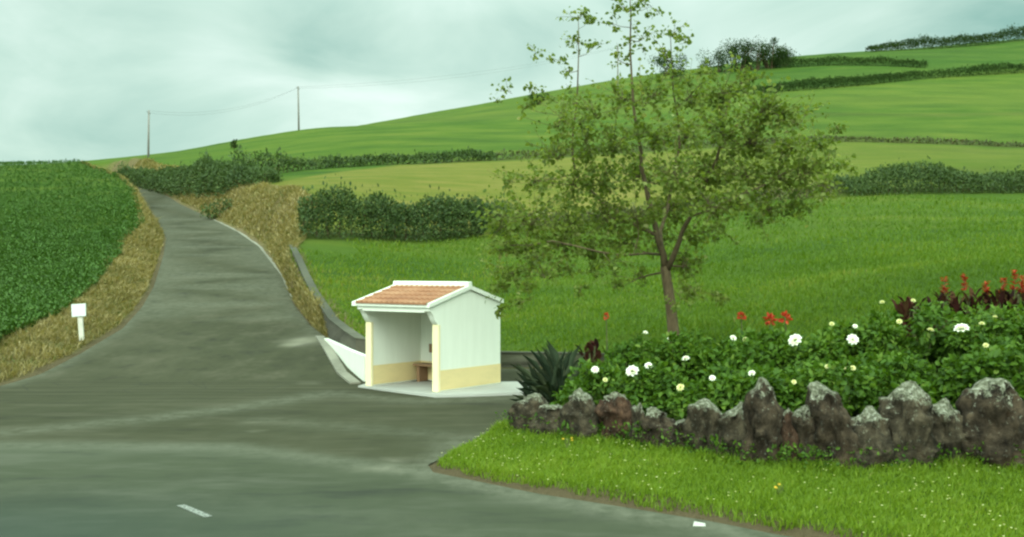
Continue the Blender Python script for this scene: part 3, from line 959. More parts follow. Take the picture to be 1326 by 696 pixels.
# ------------------------------------------------------------------ hedges
def hedge(name, line, hts, width, dens, size, mat, label, cat='hedge', group='hedges dividing the hill fields', lump=2.0, seed=1, stems=True, sparse=.0):
    line = np.array(line); seg = np.diff(line, axis=0); ln = np.hypot(seg[:, 0], seg[:, 1]); cum = np.concatenate([[0], np.cumsum(ln)])
    total = cum[-1]
    n = int(total * dens)
    t = RNG.uniform(0, total, n)
    cx = np.interp(t, cum, line[:, 0]); cy = np.interp(t, cum, line[:, 1]); hh = np.interp(t, cum, hts)
    lumpn = fbm2(t, np.zeros(n), lump, seed, 3)
    keep = RNG.uniform(-1, 1, n) < 1 - sparse + lumpn * 1.2
    t, cx, cy, hh, lumpn = t[keep], cx[keep], cy[keep], hh[keep], lumpn[keep]
    n = len(t)
    hh = hh * (1 + .42 * lumpn) * (1 + .16 * fbm2(t, np.zeros(n), lump * .25, seed + 7, 2))
    k_ = np.clip(np.searchsorted(cum, t) - 1, 0, len(seg) - 1)
    nx, ny = -seg[k_, 1] / ln[k_], seg[k_, 0] / ln[k_]
    a = RNG.uniform(0, np.pi, n); rr = RNG.uniform(.25, 1.03, n) ** .5
    off = np.cos(a) * rr * width / 2 * (1 + .3 * fbm2(t, np.ones(n) * 9, lump * .6, seed + 3))
    up = np.maximum(np.sin(a), .02) ** .6 * rr * hh
    x = cx + nx * off; y = cy + ny * off
    z = H(x, y) - .05 + up
    out = np.stack([nx * np.cos(a), ny * np.cos(a), np.sin(a)], 1)
    D = unit(out * .6 + rand_dirs(n) + np.array([0, 0, .25])); N = unit(out + rand_dirs(n) * .7)
    # ragged shoots standing out of the top
    sh2 = (RNG.uniform(0, 1, n) < .035) & (np.sin(a) > .6)
    z = z + np.where(sh2, RNG.uniform(0, .28, n) * hh, 0)
    D = np.where(sh2[:, None], D * .4 + np.array([0, 0, 1.0]), D)
    tint = np.clip(.15 + .55 * RNG.uniform(0, 1, n) + .35 * fbm2(x, y, 1.5, seed + 5), 0, 1)
    L = size * RNG.uniform(.6, 1.5, n) * np.where(sh2, 1.35, 1)
    V, fc, tt = diamond_arrays(np.stack([x, y, z], 1), D, N, L, L * .5, tint)
    o0 = (float(line[0][0]), float(line[0][1]), h1(line[0][0], line[0][1]))
    e = empty(name, o0, 0, label, cat, group)
    np_mesh('foliage', V, fc, mat, e, attrs={'tint': tt}, off=o0)
    if stems:
        mb = MB()
        for q in np.arange(.3, total, max(.7, total / 60)):
            bx = float(np.interp(q, cum, line[:, 0])); by = float(np.interp(q, cum, line[:, 1])); bz = h1(bx, by); hq = float(np.interp(q, cum, hts)) * .8
            mb.tube([(bx, by, bz - .2), (bx + random.uniform(-.2, .2), by + random.uniform(-.2, .2), bz + hq * .5), (bx + random.uniform(-.4, .4), by + random.uniform(-.3, .3), bz + hq)], [.05, .035, .015], 5)
        rl = resample([tuple(q) for q in line], 3.0)
        mb.tube([(q[0], q[1], h1(q[0], q[1]) - .12) for q in rl], .05, 5)
        mb.build('stems', M['bark'], e, off=o0)
    return e

hedge('hedge', [XY(388, 64.0), XY(430, 64.5), XY(470, 65.5), XY(520, 66.5), XY(560, 68), XY(655, 73)], [2.5, 3.2, 2.9, 2.4, 2.5, 1.9], 2.4, 1450, .17, M['hedge_leaf'],
      'thick dark hedge with ragged top above the shelter', lump=2.4, seed=11)
hedge('hedge', [XY(655, 73.6), XY(750, 78), XY(900, 87), XY(1085, 95)], [1.2, .7, .7, 1.3], 1.3, 120, .24, M['scrub_leaf'], 'low thin hedge seen through the tree crown', lump=3, seed=12)
hedge('hedge', [XY(1085, 96.3), XY(1140, 97.5), XY(1200, 99), XY(1260, 101), XY(1345, 103)], [1.5, 1.9, 2.3, 1.8, 2.1], 3.4, 700, .22, M['hedge_leaf'], 'dark green hedge below the bright strip at the right edge', lump=5, seed=13)
hedge('hedge', [XY(160, 158), XY(205, 139), XY(259, 121), XY(302, 105), XY(350, 97)], [1.9, 2.3, 2.2, 2.0, 1.4], 2.6, 420, .25, M['hedge_leaf'], 'dark hedge on top of the brown bank beside the lane', lump=4, seed=14)
hedge('hedge', [XY(300, 112), XY(352, 112), XY(400, 117), XY(520, 124.5), XY(640, 130)], [2.4, 2.0, 1.3, 1.1, 1.0], 1.8, 170, .3, M['hedge_leaf'], 'thin dark hedge line above the yellowish field', lump=5, seed=15)
hedge('hedge', [XY(640, 130.5), XY(820, 137), XY(1060, 146), XY(1326, 143.5), XY(1345, 143.5)], [.9, .8, .6, .5, .5], 1.2, 70, .3, M['scrub_leaf'], 'faint brown scrubby line between the two right hand fields', lump=6, seed=16, stems=False, sparse=.35)
hedge('hedge', [XY(940, 226), XY(1030, 234), XY(1110, 247), XY(1180, 262), XY(1345, 274)], [1.6, 1.8, 2.0, 2.4, 2.4], 3, 170, .34, M['far_leaf'], 'brownish hedge crossing the upper right hillside', lump=8, seed=17, stems=False)
hedge('hedge', [XY(1000, 300), XY(1080, 298), XY(1150, 290), XY(1200, 284)], [2.4, 2.2, 2.0, 1.6], 3, 170, .34, M['far_leaf'], 'short dark hedge just below the row of hilltop trees', lump=8, seed=18, stems=False)
hedge('hedge', [XY(1125, 330), XY(1200, 337), XY(1270, 343), XY(1380, 354)], [1.8, 3.8, 3.4, 5.0], 4, 200, .42, M['far_leaf'], 'dark hedge along the skyline at the top right corner', lump=14, seed=19, stems=False)

# ------------------------------------------------------------------ hilltop trees and bushes
def blob_tree(name, px, Y, w, h, label, cat, group, mat, n, size, trunk=True, seed=0, cz=.55, zdrop=.2):
    x, y = XY(px, Y); z = h1(x, y) - zdrop
    e = empty(name, (x, y, z), 0, label, cat, group)
    nb = 13
    C = np.stack([RNG.uniform(-.45, .45, nb) * w, RNG.uniform(-.35, .35, nb) * w, RNG.uniform(.15, .80, nb) * h], 1)
    rr = RNG.uniform(.11, .26, nb) * min(w, h * 1.3)
    k_ = RNG.integers(0, nb, n)
    d = rand_dirs(n); r = rr[k_] * RNG.uniform(.2, 1.35, n) ** .8
    pos = C[k_] + d * r[:, None]
    pos[:, 2] = np.clip(pos[:, 2], .05 * h, None)
    L = size * RNG.uniform(.5, 1.4, n)
    V, fc, tt = diamond_arrays(pos, unit(rand_dirs(n) + d), d, L, L * .6, np.clip(RNG.uniform(0, 1, n) * .6 + (k_ % 3) * .15, 0, 1))
    np_mesh('crown', V, fc, mat, e, attrs={'tint': tt})
    mb = MB()
    for q in C[:5]:
        mb.tube([(q[0] * .2, q[1] * .2, -.6), (q[0] * .5, q[1] * .5, q[2] * .5), tuple(q)], [.03 * h, .02 * h, .008 * h], 5)
    mb.build('trunk', M['bark'], e)
    return e

gt = 'wind shaped trees on the hilltop'
for px, Y, w, h, lab, n in [(930, 292, 9, 6.5, 'leftmost hilltop tree, low and half hidden by the big tree', 700), (957, 296, 9, 9.5, 'rounded hilltop tree, second from the left in the clump', 900),
                            (978, 298, 8, 9.0, 'middle hilltop tree with a ragged top in the clump', 800), (998, 300, 8, 10.5, 'tallest spiky hilltop tree at the right of the clump', 900),
                            (1016, 304, 8, 6.5, 'low hilltop tree sloping down at the right end of the clump', 600)]:
    blob_tree('hilltop_tree', px, Y, w, h, lab, 'tree', gt, M['far_leaf'], n * 3, .42)
blob_tree('hilltop_tree', 866, 282, 8, 7.5, 'small hilltop tree seen just above the big tree crown', 'tree', gt, M['far_leaf'], 1800, .42)
blob_tree('bush', 703, 250, 6, 3.0, 'dark bush on the skyline at the left of the tree crown', 'bush', None, M['far_leaf'], 500, .5)
blob_tree('bush', 284, 97, 2.6, 2.0, 'small dark bush on the brown bank of the lane', 'bush', None, M['hedge_leaf'], 500, .25)
blob_tree('bush', 168, 157, 3.5, 3.0, 'dark bush where the lane disappears over the brow', 'bush', None, M['hedge_leaf'], 500, .35)
blob_tree('bush', 303, 176, 1.0, 1.7, 'tiny upright bush on the slope between the two poles', 'bush', None, M['far_leaf'], 160, .35)

# ------------------------------------------------------------------ the young tree
def build_tree():
    Y0 = 25.0
    bx, by = XY(874, Y0); bz = h1(bx, by)
    e = empty('tree', (bx, by, bz), 0, 'young broadleaf tree with sparse olive crown behind the flower bed', 'tree')
    cl = []
    def c(px, py, r, n, dY=None):
        dY = RNG.uniform(-2.2, 2.2) if dY is None else dY
        q = P(px, py, Y0 + dY)
        cl.append((q - np.array([bx, by, bz]), r / F * Y0, n))
    # top shoots
    for a in [(749, 22, 20, 30, .5), (748, 55, 22, 30, .5), (722, 78, 16, 16, .6), (690, 68, 14, 13, .7), (733, 92, 16, 14, .5), (770, 60, 14, 14, .4), (762, 25, 14, 12, .4), (810, 12, 22, 30, -.4), (845, 8, 22, 26, -.6), (872, 38, 20, 26, -.8),
              (832, 52, 24, 34, -.3), (862, 72, 22, 28, -.8), (886, 52, 12, 12, -1), (800, 78, 20, 22, 0), (790, 30, 14, 14, 0), (660, 118, 13, 12, .8), (643, 134, 9, 7, .9), (690, 118, 14, 13, .7), (708, 128, 14, 14, .7), (678, 140, 12, 12, .8), (905, 95, 18, 22, -.8), (880, 100, 20, 26, -.5)]:
        c(a[0], a[1], a[2] * 1.2, int(a[3] * 2.1), a[4])
    # body of the crown
    body = [(725, 150, 26, 34), (765, 140, 28, 40), (805, 130, 28, 44), (850, 120, 28, 50), (895, 125, 28, 60), (935, 118, 26, 56), (965, 105, 20, 34), (985, 140, 28, 60), (1015, 150, 24, 44), (1042, 150, 18, 22),
            (715, 195, 26, 40), (755, 190, 28, 50), (800, 180, 28, 60), (845, 175, 30, 70), (890, 175, 30, 80), (935, 172, 30, 84), (980, 185, 30, 78), (1022, 190, 26, 50), (1062, 182, 16, 18), (1085, 165, 10, 8),
            (655, 235, 18, 20), (690, 235, 24, 36), (735, 240, 28, 56), (780, 235, 28, 66), (825, 230, 30, 76), (870, 225, 30, 84), (915, 225, 30, 88), (960, 225, 30, 84), (1005, 230, 28, 66), (1045, 225, 26, 56), (1080, 215, 20, 34),
            (650, 285, 22, 36), (690, 280, 28, 56), (735, 285, 28, 64), (780, 280, 30, 70), (825, 275, 30, 70), (870, 270, 30, 74), (915, 270, 30, 72), (960, 265, 26, 54), (1000, 268, 24, 44), (1035, 262, 24, 40), (1070, 250, 20, 26),
            (648, 325, 22, 36), (685, 320, 26, 48), (725, 318, 28, 54), (768, 318, 28, 56), (812, 310, 28, 46), (850, 312, 26, 34), (895, 305, 26, 36), (935, 300, 20, 22), (990, 292, 14, 12),
            (655, 355, 20, 24), (690, 352, 22, 26), (725, 350, 18, 18), (765, 350, 18, 16), (800, 345, 20, 20), (645, 372, 16, 16), (678, 378, 14, 10), (640, 404, 10, 7), (668, 400, 10, 7), (792, 372, 12, 8), (822, 362, 12, 9), (740, 378, 9, 6),
            (890, 345, 20, 24), (905, 375, 20, 22), (925, 385, 14, 10), (885, 330, 18, 18), (880, 395, 10, 7)]
    for px, py, r, n in body:
        c(px, py, r * 1.6, int(n * (7.0 if px < 760 and py > 270 else 5.6)))
    # wood: trunk, then every clump joined to the nearest wood already there
    def Q(px, py, Y):
        return P(px, py, Y) - np.array([bx, by, bz])
    trunk = [np.array([.03, 0, -.4]), Q(873, 440, Y0), Q(869, 400, Y0), Q(864, 365, Y0), Q(861, 345, Y0)]
    mb = MB(); mb.tube(trunk, [.18, .138, .125, .118, .112], 12)
    tr = mb.build('trunk', M['bark'], e, smooth=True)
    limbs = [([Q(861, 348, Y0), Q(852, 310, Y0), Q(842, 270, Y0 + .1), Q(830, 215, Y0 + .2), Q(825, 170, Y0), Q(818, 100, Y0 - .2), Q(817, 20, Y0 - .3), Q(818, -12, Y0 - .3)], [.13, .105, .09, .075, .055, .036, .022, .010]),
             ([Q(863, 352, Y0), Q(880, 312, Y0 - .3), Q(895, 280, Y0 - .6), Q(915, 235, Y0 - .9), Q(935, 180, Y0 - 1.1), Q(945, 130, Y0 - 1.2)], [.115, .085, .07, .055, .04, .018]),
             ([Q(850, 305, Y0), Q(820, 290, Y0 + .8), Q(780, 262, Y0 + 1.3), Q(745, 225, Y0 + 1.2), Q(742, 170, Y0 + .7), Q(748, 110, Y0 + .5), Q(749, 20, Y0 + .5)], [.075, .06, .052, .044, .034, .026, .009]),
             ([Q(863, 346, Y0), Q(855, 300, Y0 + 1.), Q(868, 250, Y0 + 1.4), Q(880, 190, Y0 + 1.3), Q(872, 120, Y0 + .8), Q(868, 40, Y0 - .3)], [.09, .07, .055, .042, .026, .010]),
             ([Q(895, 280, Y0 - .6), Q(940, 262, Y0 - .8), Q(990, 240, Y0 - .6), Q(1040, 215, Y0 - .2), Q(1075, 200, Y0)], [.042, .034, .026, .017, .009]),
             ([Q(857, 330, Y0), Q(820, 330, Y0 - .9), Q(770, 325, Y0 - 1.4), Q(715, 312, Y0 - 1.4), Q(660, 318, Y0 - 1.2)], [.045, .036, .028, .018, .009])]
    nodes = []; nrad = []
    for pts, rad in limbs:
        pp = np.array(pts); rad = [q * .68 for q in rad]
        for i in range(len(pp) - 1):
            for t in np.linspace(0, 1, 6)[:-1]:
                nodes.append(pp[i] * (1 - t) + pp[i + 1] * t); nrad.append(rad[i] * (1 - t) + rad[i + 1] * t)
        mb = MB()
        fine = []; fr = []
        for i in range(len(pp) - 1):
            for t in (0, .5):
                j = (RNG.uniform(-1, 1, 3) * .05) if t else 0
                fine.append(pp[i] * (1 - t) + pp[i + 1] * t + j); fr.append(rad[i] * (1 - t) + rad[i + 1] * t)
        fine.append(pp[-1]); fr.append(rad[-1])
        mb.tube(fine, fr, 8)
        mb.build('branch', M['bark'], e, smooth=True)
    tw = MB()
    root = np.array(trunk[-1])
    order = sorted(range(len(cl)), key=lambda i: np.linalg.norm(cl[i][0] - root))
    LC, LD, LN = [], [], []
    for i in order:
        p, r, n = cl[i]
        nd = np.array(nodes)
        dist = np.linalg.norm(nd - p, axis=1) + .8 * np.maximum(nd[:, 2] - p[2], 0)
        j = int(np.argmin(dist)); a = nd[j]
        ra = min(.03, nrad[j] * .6)
        mid = (a + p) / 2 + RNG.uniform(-1, 1, 3) * .08 * np.linalg.norm(p - a) + np.array([0, 0, -.05])
        pts = [a, mid, p]
        tw.tube(pts, [ra, ra * .7, ra * .4], 5)
        for t in np.linspace(.15, 1, 6):
            q = (1 - t) ** 2 * a + 2 * t * (1 - t) * mid + t * t * p
            nodes.append(q); nrad.append(ra * (1 - .6 * t))
        # twigs and leaves
        nt = max(3, n // 10)
        k_ = 0
        for m in range(nt):
            dr = rand_dirs(1)[0] * np.array([1, 1, .8]); dr[2] += .15
            ln = r * RNG.uniform(.5, 1.25)
            end = p + dr * ln
            st = p + (a - p) * RNG.uniform(0, .35)
            tw.tube([st, (st + end) / 2 + RNG.uniform(-1, 1, 3) * .05, end], [max(ra * .35, .005), .005, .003], 4, cap=False)
            nl = max(1, int(round(n / nt)))
            for q in range(nl):
                t = RNG.uniform(.25, 1.05)
                pos = st + (end - st) * t + RNG.normal(0, .05, 3)
                LC.append(pos); d = rand_dirs(1)[0]; d[2] = d[2] * .5 - .25
                LD.append(d + dr * .3); LN.append(rand_dirs(1, .0)[0])
    tw.build('twigs', M['bark'], e)
    LC = np.array(LC); n = len(LC)
    L = RNG.uniform(.06, .135, n)
    tint = np.clip(RNG.normal(.46, .22, n) + .22 * vnoise(LC * 1.1, 5), 0, 1)
    V, fc, tt = leaf_arrays(LC, np.array(LD), np.array(LN), L, L * .82, tint, .12)
    np_mesh('crown', V, fc, M['tree_leaf'], e, attrs={'tint': tt})

build_tree()

# ------------------------------------------------------------------ standing stones round the bed
def stone_line(px):             # the row of stones, seen from the road
    Y = float(np.interp(px, [640, 665, 740, 800, 870, 930, 990, 1060, 1150, 1300, 1400], [19.9, 19.5, 18.6, 18.1, 17.35, 16.6, 16.1, 15.85, 15.7, 15.5, 15.2]))
    return np.array(XY(px, Y))


STONES = [  # px left, px right, top, peak px, mat, profile power, label
    (664, 700, 508, 692, 'stone_pale', .55, 'leftmost stone of the row, small and pale topped'),
    (699, 738, 524, 712, 'stone_pale', .7, 'low rounded mottled stone second from the left end of the row'),
    (737, 776, 506, 748, 'stone_pale', .5, 'pale capped stone with its point at the left, beside the agave'),
    (782, 818, 508, 797, 'stone_red', .6, 'narrow reddish brown stone with a thin peak, under the largest left bloom'),
    (814, 838, 522, 828, 'stone_pale', .7, 'small pale stone leaning on the right side of the reddish peak'),
    (838, 874, 529, 845, 'stone', .45, 'brown stone whose whitish top slopes down to the right'),
    (867, 900, 545, 884, 'stone', .75, 'lowest squat stone in the middle left of the row'),
    (897, 934, 519, 912, 'stone_pale', .9, 'flat topped brown stone with a pale left corner'),
    (930, 967, 521, 958, 'stone_pale', .6, 'stone with its pale point at the right, left of the tall grey peak'),
    (968, 1011, 491, 985, 'stone', .5, 'tall dark grey peaked stone in the middle of the row'),
    (1008, 1034, 527, 1020, 'stone_red', .7, 'low brown stone just right of the tall grey peak'),
    (1030, 1058, 528, 1044, 'stone', .7, 'slim greenish stone squeezed against the big slanted stone'),
    (1053, 1110, 494, 1063, 'stone', .42, 'big dark stone with a bright white slanted top'),
    (1105, 1156, 530, 1126, 'stone_pale', .8, 'squat rounded stone between two taller capped stones'),
    (1148, 1207, 499, 1180, 'stone_pale', .6, 'tall dark stone with a broad pale lichen cap'),
    (1204, 1252, 519, 1224, 'stone_pale', .6, 'pointed lichened stone left of the largest boulder'),
    (1252, 1330, 489, 1284, 'stone', .8, 'largest rounded boulder at the right edge of the photo'),
    (1324, 1385, 520, 1350, 'stone', .7, 'boulder cut off by the right edge of the photo'),
]


def build_stone(s, i):
    pl, pr, pt, pk, mt, pw, lab = s
    pc = (pl + pr) / 2
    x, y = stone_line(pc)
    z = h1(x, y)
    w = (pr - pl) / F * y * 1.16
    ht = ZP(pt, y) - z
    pkx = (pk - pc) / F * y
    dep = w * RNG.uniform(.55, .8)
    nr, ns = 34, 48
    t = np.linspace(0, 1, nr)
    V = []; top = []
    for a in t:
        zz = -.15 + a * (ht + .15)
        f = max(zz, 0) / ht
        sh_ = (1 - f ** (1.9 + pw * 2.3)) ** .72 if f < 1 else 0
        sh_ = sh_ * (1 - .10 * f)
        cx_ = pkx * f ** 1.5
        # keep the side away from the peak straight
        for k_ in range(ns):
            an = 2 * math.pi * k_ / ns
            ca, sa = math.cos(an), math.sin(an)
            ex = math.copysign(abs(ca) ** .75, ca); ey = math.copysign(abs(sa) ** .75, sa)
            V.append((cx_ + ex * w / 2 * sh_, ey * dep / 2 * sh_, zz)); top.append(f)
    V = np.array(V); top = np.array(top)
    sd = i * 13.7
    nrm = V * np.array([1, 1, 0]); nrm = unit(nrm + 1e-6)
    Vz = V * np.array([1, 1, .45])
    d1 = vnoise(V * 3.2 + sd, 1) * .09 + vnoise(Vz * 9 + sd, 2) * .07 + vnoise(Vz * 21 + sd, 3) * .05 + (.5 - np.abs(vnoise(Vz * 6.5 + sd, 9))) * .15
    taper = np.clip((1 - top) * 6, .25, 1)
    V = V + nrm * (d1 * taper * min(1, w / .6))[:, None]
    V[:, 2] += vnoise(V * 6 + sd + 40, 4) * .06
    V[:, 2] += np.where(top > .55, np.abs(vnoise(V * 11 + sd, 6)) * .05, 0)
    fc = []
    for a in range(nr - 1):
        for k_ in range(ns):
            fc.append((a * ns + k_, a * ns + (k_ + 1) % ns, (a + 1) * ns + (k_ + 1) % ns, (a + 1) * ns + k_))
    o = np_mesh('edging_stone', V, np.array(fc), M[mt], None, smooth=True, attrs={'top': np.clip((top - .58) / .42, 0, 1)})
    o.location = (x, y, z); o.rotation_euler = (0, RNG.uniform(-.03, .03), RNG.uniform(-.25, .25) - .45)
    tag(o, lab, 'stone', 'rough stones edging the flower bed')

for i, s in enumerate(STONES):
    build_stone(s, i)

# ------------------------------------------------------------------ flowering shrubs in the bed
SHRUBS = [  # px, Y, top py, half width
    (772, 20.2, 462, .80), (848, 19.5, 472, .90), (930, 18.6, 472, .95), (1015, 18.3, 470, .95), (1105, 18.4, 462, .95), (1200, 17.9, 450, 1.0), (1300, 17.5, 432, 1.0),
    (830, 22.4, 436, .85), (915, 22.0, 425, .95), (1005, 21.4, 430, 1.0), (1090, 20.8, 414, 1.05), (1180, 20.3, 394, 1.1), (1285, 19.8, 382, 1.15), (1390, 18.5, 395, 1.2)]
shr = []
for px, Y, pt, hw in SHRUBS:
    x, y = XY(px, Y); z = h1(x, y)
    shr.append(dict(x=x, y=y, z=z, h=max(.5, ZP(pt, Y) - z), w=hw, fl=[]))


def hit_shrub(px, py):
    best = None
    for i, s in enumerate(shr):
        o_ = np.array([0, 0, CAMH]); d_ = P(px, py, 1.0) - o_
        sc = np.array([s['w'] * 1.0, s['w'] * .95, s['h'] * .62]); c_ = np.array([s['x'], s['y'], s['z'] + s['h'] * .38])
        oo = (o_ - c_) / sc; dd = d_ / sc
        A = dd @ dd; B = oo @ dd; C_ = oo @ oo - 1
        q = B * B - A * C_
        if q > 0:
            t = (-B - math.sqrt(q)) / A
        else:
            t = -B / A; m = np.linalg.norm(oo + dd * t)
            if m > 1.35: continue
            t += 2.0 * (m - 1)
        if best is None or t < best[0]:
            best = (t, i, o_ + d_ * t)
    return best

BLOOMS = [(1028, 443, 19, 'w'), (1102, 442, 16, 'w'), (1242, 429, 21, 'w'), (818, 483, 18, 'w'), (770, 481, 11, 'w'), (839, 476, 11, 'w'), (887, 467, 11, 'w'), (880, 504, 11, 'c'), (921, 492, 9, 'w'), (972, 486, 10, 'w'),
          (1140, 394, 7, 'c'), (1180, 392, 7, 'c'), (1162, 419, 8, 'c'), (1202, 430, 9, 'c'), (1268, 422, 8, 'c'), (1285, 413, 6, 'c'), (1273, 450, 8, 'c'), (1075, 422, 7, 'c'), (1105, 425, 7, 'w'), (1069, 477, 7, 'c'),
          (1102, 479, 8, 'c'), (1026, 497, 7, 'c'), (866, 442, 9, 'w'), (948, 440, 9, 'w'), (964, 442, 8, 'c'), (835, 433, 7, 'w'), (783, 494, 7, 'c'), (1090, 479, 6, 'c')]
for b_ in BLOOMS:
    hit = hit_shrub(b_[0], b_[1])
    if hit is not None:
        shr[hit[1]]['fl'].append((hit[2], b_))


def bloom(pos, out, dia, mat, parent, off):
    rings = [(.50, 9, .15, .36), (.40, 8, .55, .34), (.26, 6, .95, .28), (.10, 4, 1.25, .22)]
    Cs, Ds, Ns, Ls, Ts = [], [], [], [], []
    up = unit((np.array(out) + np.array([0, 0, .5]))[None])[0]
    a_ = np.cross(up, [0.3, 1, .1]); a_ /= np.linalg.norm(a_); b2 = np.cross(up, a_)
    for rr, n, tilt, ln in rings:
        for k_ in range(n):
            an = 2 * math.pi * k_ / n + rr * 9 + RNG.uniform(-.1, .1)
            rad = a_ * math.cos(an) + b2 * math.sin(an)
            Cs.append(pos + rad * rr * dia * .35 + up * dia * .12 * tilt)
            Ds.append(rad * math.cos(tilt) + up * math.sin(tilt)); Ns.append(up - rad * .3); Ls.append(dia * ln * 1.15); Ts.append(RNG.uniform(.1, 1))
    Ls = np.array(Ls)
    V, fc, tt = leaf_arrays(np.array(Cs), np.array(Ds), np.array(Ns), Ls, Ls * .95, np.array(Ts), .12)
    return np_mesh('flower', V, fc, mat, parent, attrs={'tint': tt}, off=off)

SHRUB_LAB = ['leafy green shrub with a white bloom at its left side, beside the agave', 'front shrub with one cream bloom low down, behind the brown slope topped stone', 'green front shrub left of the tall grey peaked stone',
             'front shrub carrying the big white bloom above the tall grey peaked stone', 'front shrub behind the big white slanted stone', 'front shrub behind the tall stone with the broad lichen cap', 'front shrub rising behind the largest boulder at the right edge',
             'shrub standing at the left of the tree trunk in the back of the bed', 'shrub covering the foot of the tree trunk', 'back shrub below the pair of red flowers', 'back shrub with pale buds left of the purple leaved plants',
             'tall back shrub below the first purple leaved plant', 'tallest back shrub under the row of red spikes', 'shrub cut off by the right edge of the photo']
for i, s in enumerate(shr):
    off = np.array([s['x'], s['y'], s['z']])
    e = empty('shrub', tuple(off), 0, SHRUB_LAB[i], 'shrub', 'flowering shrubs filling the stone edged bed')
    n = int(2600 * s['w'] * (.6 + .4 * s['h']))
    nb = 16
    Cb = np.stack([RNG.uniform(-.72, .72, nb) * s['w'], RNG.uniform(-.62, .62, nb) * s['w'], RNG.uniform(.15, .78, nb) * s['h']], 1)
    Cb[:, 2] *= 1 - .35 * np.clip(np.hypot(Cb[:, 0], Cb[:, 1]) / s['w'], 0, 1) ** 2
    rb = RNG.uniform(.24, .40, nb) * s['w']
    k_ = RNG.integers(0, nb, n); d = rand_dirs(n, -.5)
    pos = Cb[k_] + d * (rb[k_] * RNG.uniform(.3, 1.1, n) ** .5)[:, None]
    pos[:, 2] = np.clip(pos[:, 2], .02, s['h'] * 1.08)
    L = RNG.uniform(.07, .16, n)
    D = unit(d * .8 + rand_dirs(n) * .8 + np.array([0, 0, -.1])); N = unit(d + rand_dirs(n, 0) * .8 + np.array([0, 0, .5]))
    tint = np.clip(RNG.normal(.45, .2, n) + .2 * vnoise(Cb[k_] * 3, i), 0, 1)
    V, fc, tt = leaf_arrays(pos, D, N, L, L * .58, tint, .18)
    np_mesh('foliage', V, fc, M['shrub_leaf'], e, attrs={'tint': tt})
    mb = MB()
    for q in Cb:
        mb.tube([(q[0] * .25, q[1] * .25, -.15), (q[0] * .7, q[1] * .7, q[2] * .55), tuple(q)], [.016, .011, .005], 5)
    mb.build('stems', M['stem'], e)
    for pos_, (bpx, bpy_, bs, kind) in s['fl']:
        out = pos_ - (off + np.array([0, 0, s['h'] * .4])); out /= np.linalg.norm(out)
        toward = np.array([0, -1, .35])
        pos_ = pos_ + toward * .10
        dia = bs / F * pos_[1] * .86
        bloom(pos_, out + toward, dia, M['white_petal'] if kind == 'w' else M['cream_petal'], e, off)

# ------------------------------------------------------------------ purple leaved plants with red spikes, red flowers, agave
def canna(px, Y, py_leaf, spikes, label, h=.9, wid=.35):
    x, y = XY(px, Y); gz = h1(x, y)
    zt = ZP(py_leaf, Y) - gz
    e = empty('canna_plant', (x, y, gz), 0, label, 'plant', 'purple leaved plants along the back of the bed')
    n = 80
    a = RNG.uniform(0, 2 * np.pi, n)
    base = np.stack([RNG.uniform(-.8, .8, n) * wid, RNG.uniform(-.5, .5, n) * wid, zt * RNG.uniform(.25, .8, n)], 1)
    D = np.stack([np.cos(a) * .55, np.sin(a) * .55, RNG.uniform(.7, 1.3, n)], 1)
    N = np.stack([-np.cos(a), -np.sin(a), np.full(n, .6)], 1)
    L = RNG.uniform(.20, .36, n) * min(1.0, zt)
    V, fc, tt = leaf_arrays(base, D, N, L, L * .32, RNG.uniform(0, 1, n), .15)
    np_mesh('foliage', V, fc, M['canna_leaf'], e, attrs={'tint': tt})
    mb = MB()
    for q in range(6):
        bx_, by_ = RNG.uniform(-.4, .4, 2) * wid
        mb.tube([(bx_ * .05, by_ * .05, -.12), (bx_ * .6, by_ * .6, .1), (bx_, by_, zt * .85)], [.02, .018, .014], 5)
    mb.build('stems', M['stem'], e)
    for spx, spy in spikes:
        sxx = (spx - CX) / F * Y - x; szt = ZP(spy, Y) - gz
        empty_child('flower_spike', e, sxx, zt * .7, szt - .05)
    return e


def empty_child(name, parent, sx_, z0, z1):
    n = 44
    t = RNG.uniform(.45, 1.0, n)
    hgt = z1 - z0
    a = RNG.uniform(0, 2 * np.pi, n)
    Cc = np.stack([np.full(n, sx_) + np.cos(a) * .01, np.sin(a) * .01, z0 + hgt * t], 1)
    D = np.stack([np.cos(a), np.sin(a), RNG.uniform(.2, 1.0, n)], 1)
    N = np.stack([-np.cos(a) * .5, -np.sin(a) * .5, np.ones(n)], 1)
    L = RNG.uniform(.07, .12, n) * (1.25 - .5 * t)
    V, fc, tt = leaf_arrays(Cc, D, N, L, L * .55, RNG.uniform(0, 1, n), .2)
    o = np_mesh(name, V, fc, M['red_petal'], parent, attrs={'tint': tt})
    mb = MB(); mb.tube([(sx_ * .7, 0, z0 * .3), (sx_, 0, z0), (sx_, 0, z1 - .04)], [.012, .01, .006], 5)
    mb.build('flower_stem', M['stem'], o)
    return o

canna(1178, 21.6, 383, [], 'small purple leaved plant without flowers, leftmost of its row', wid=.28)
canna(1222, 21.4, 368, [(1223, 357)], 'purple leaved plant with one short red spike at the left of the row', wid=.32)
canna(1250, 21.2, 367, [(1249, 350)], 'purple leaved plant with a tall thick red spike', wid=.3)
canna(1277, 21.0, 372, [(1277, 362)], 'purple leaved plant with the lowest red spike of the row', wid=.3)
canna(1300, 20.8, 366, [(1299, 358)], 'purple leaved plant with an orange red spike near the right edge', wid=.3)
canna(1322, 20.6, 364, [(1314, 346), (1323, 356)], 'purple leaved plant with two red spikes at the right edge', wid=.32)


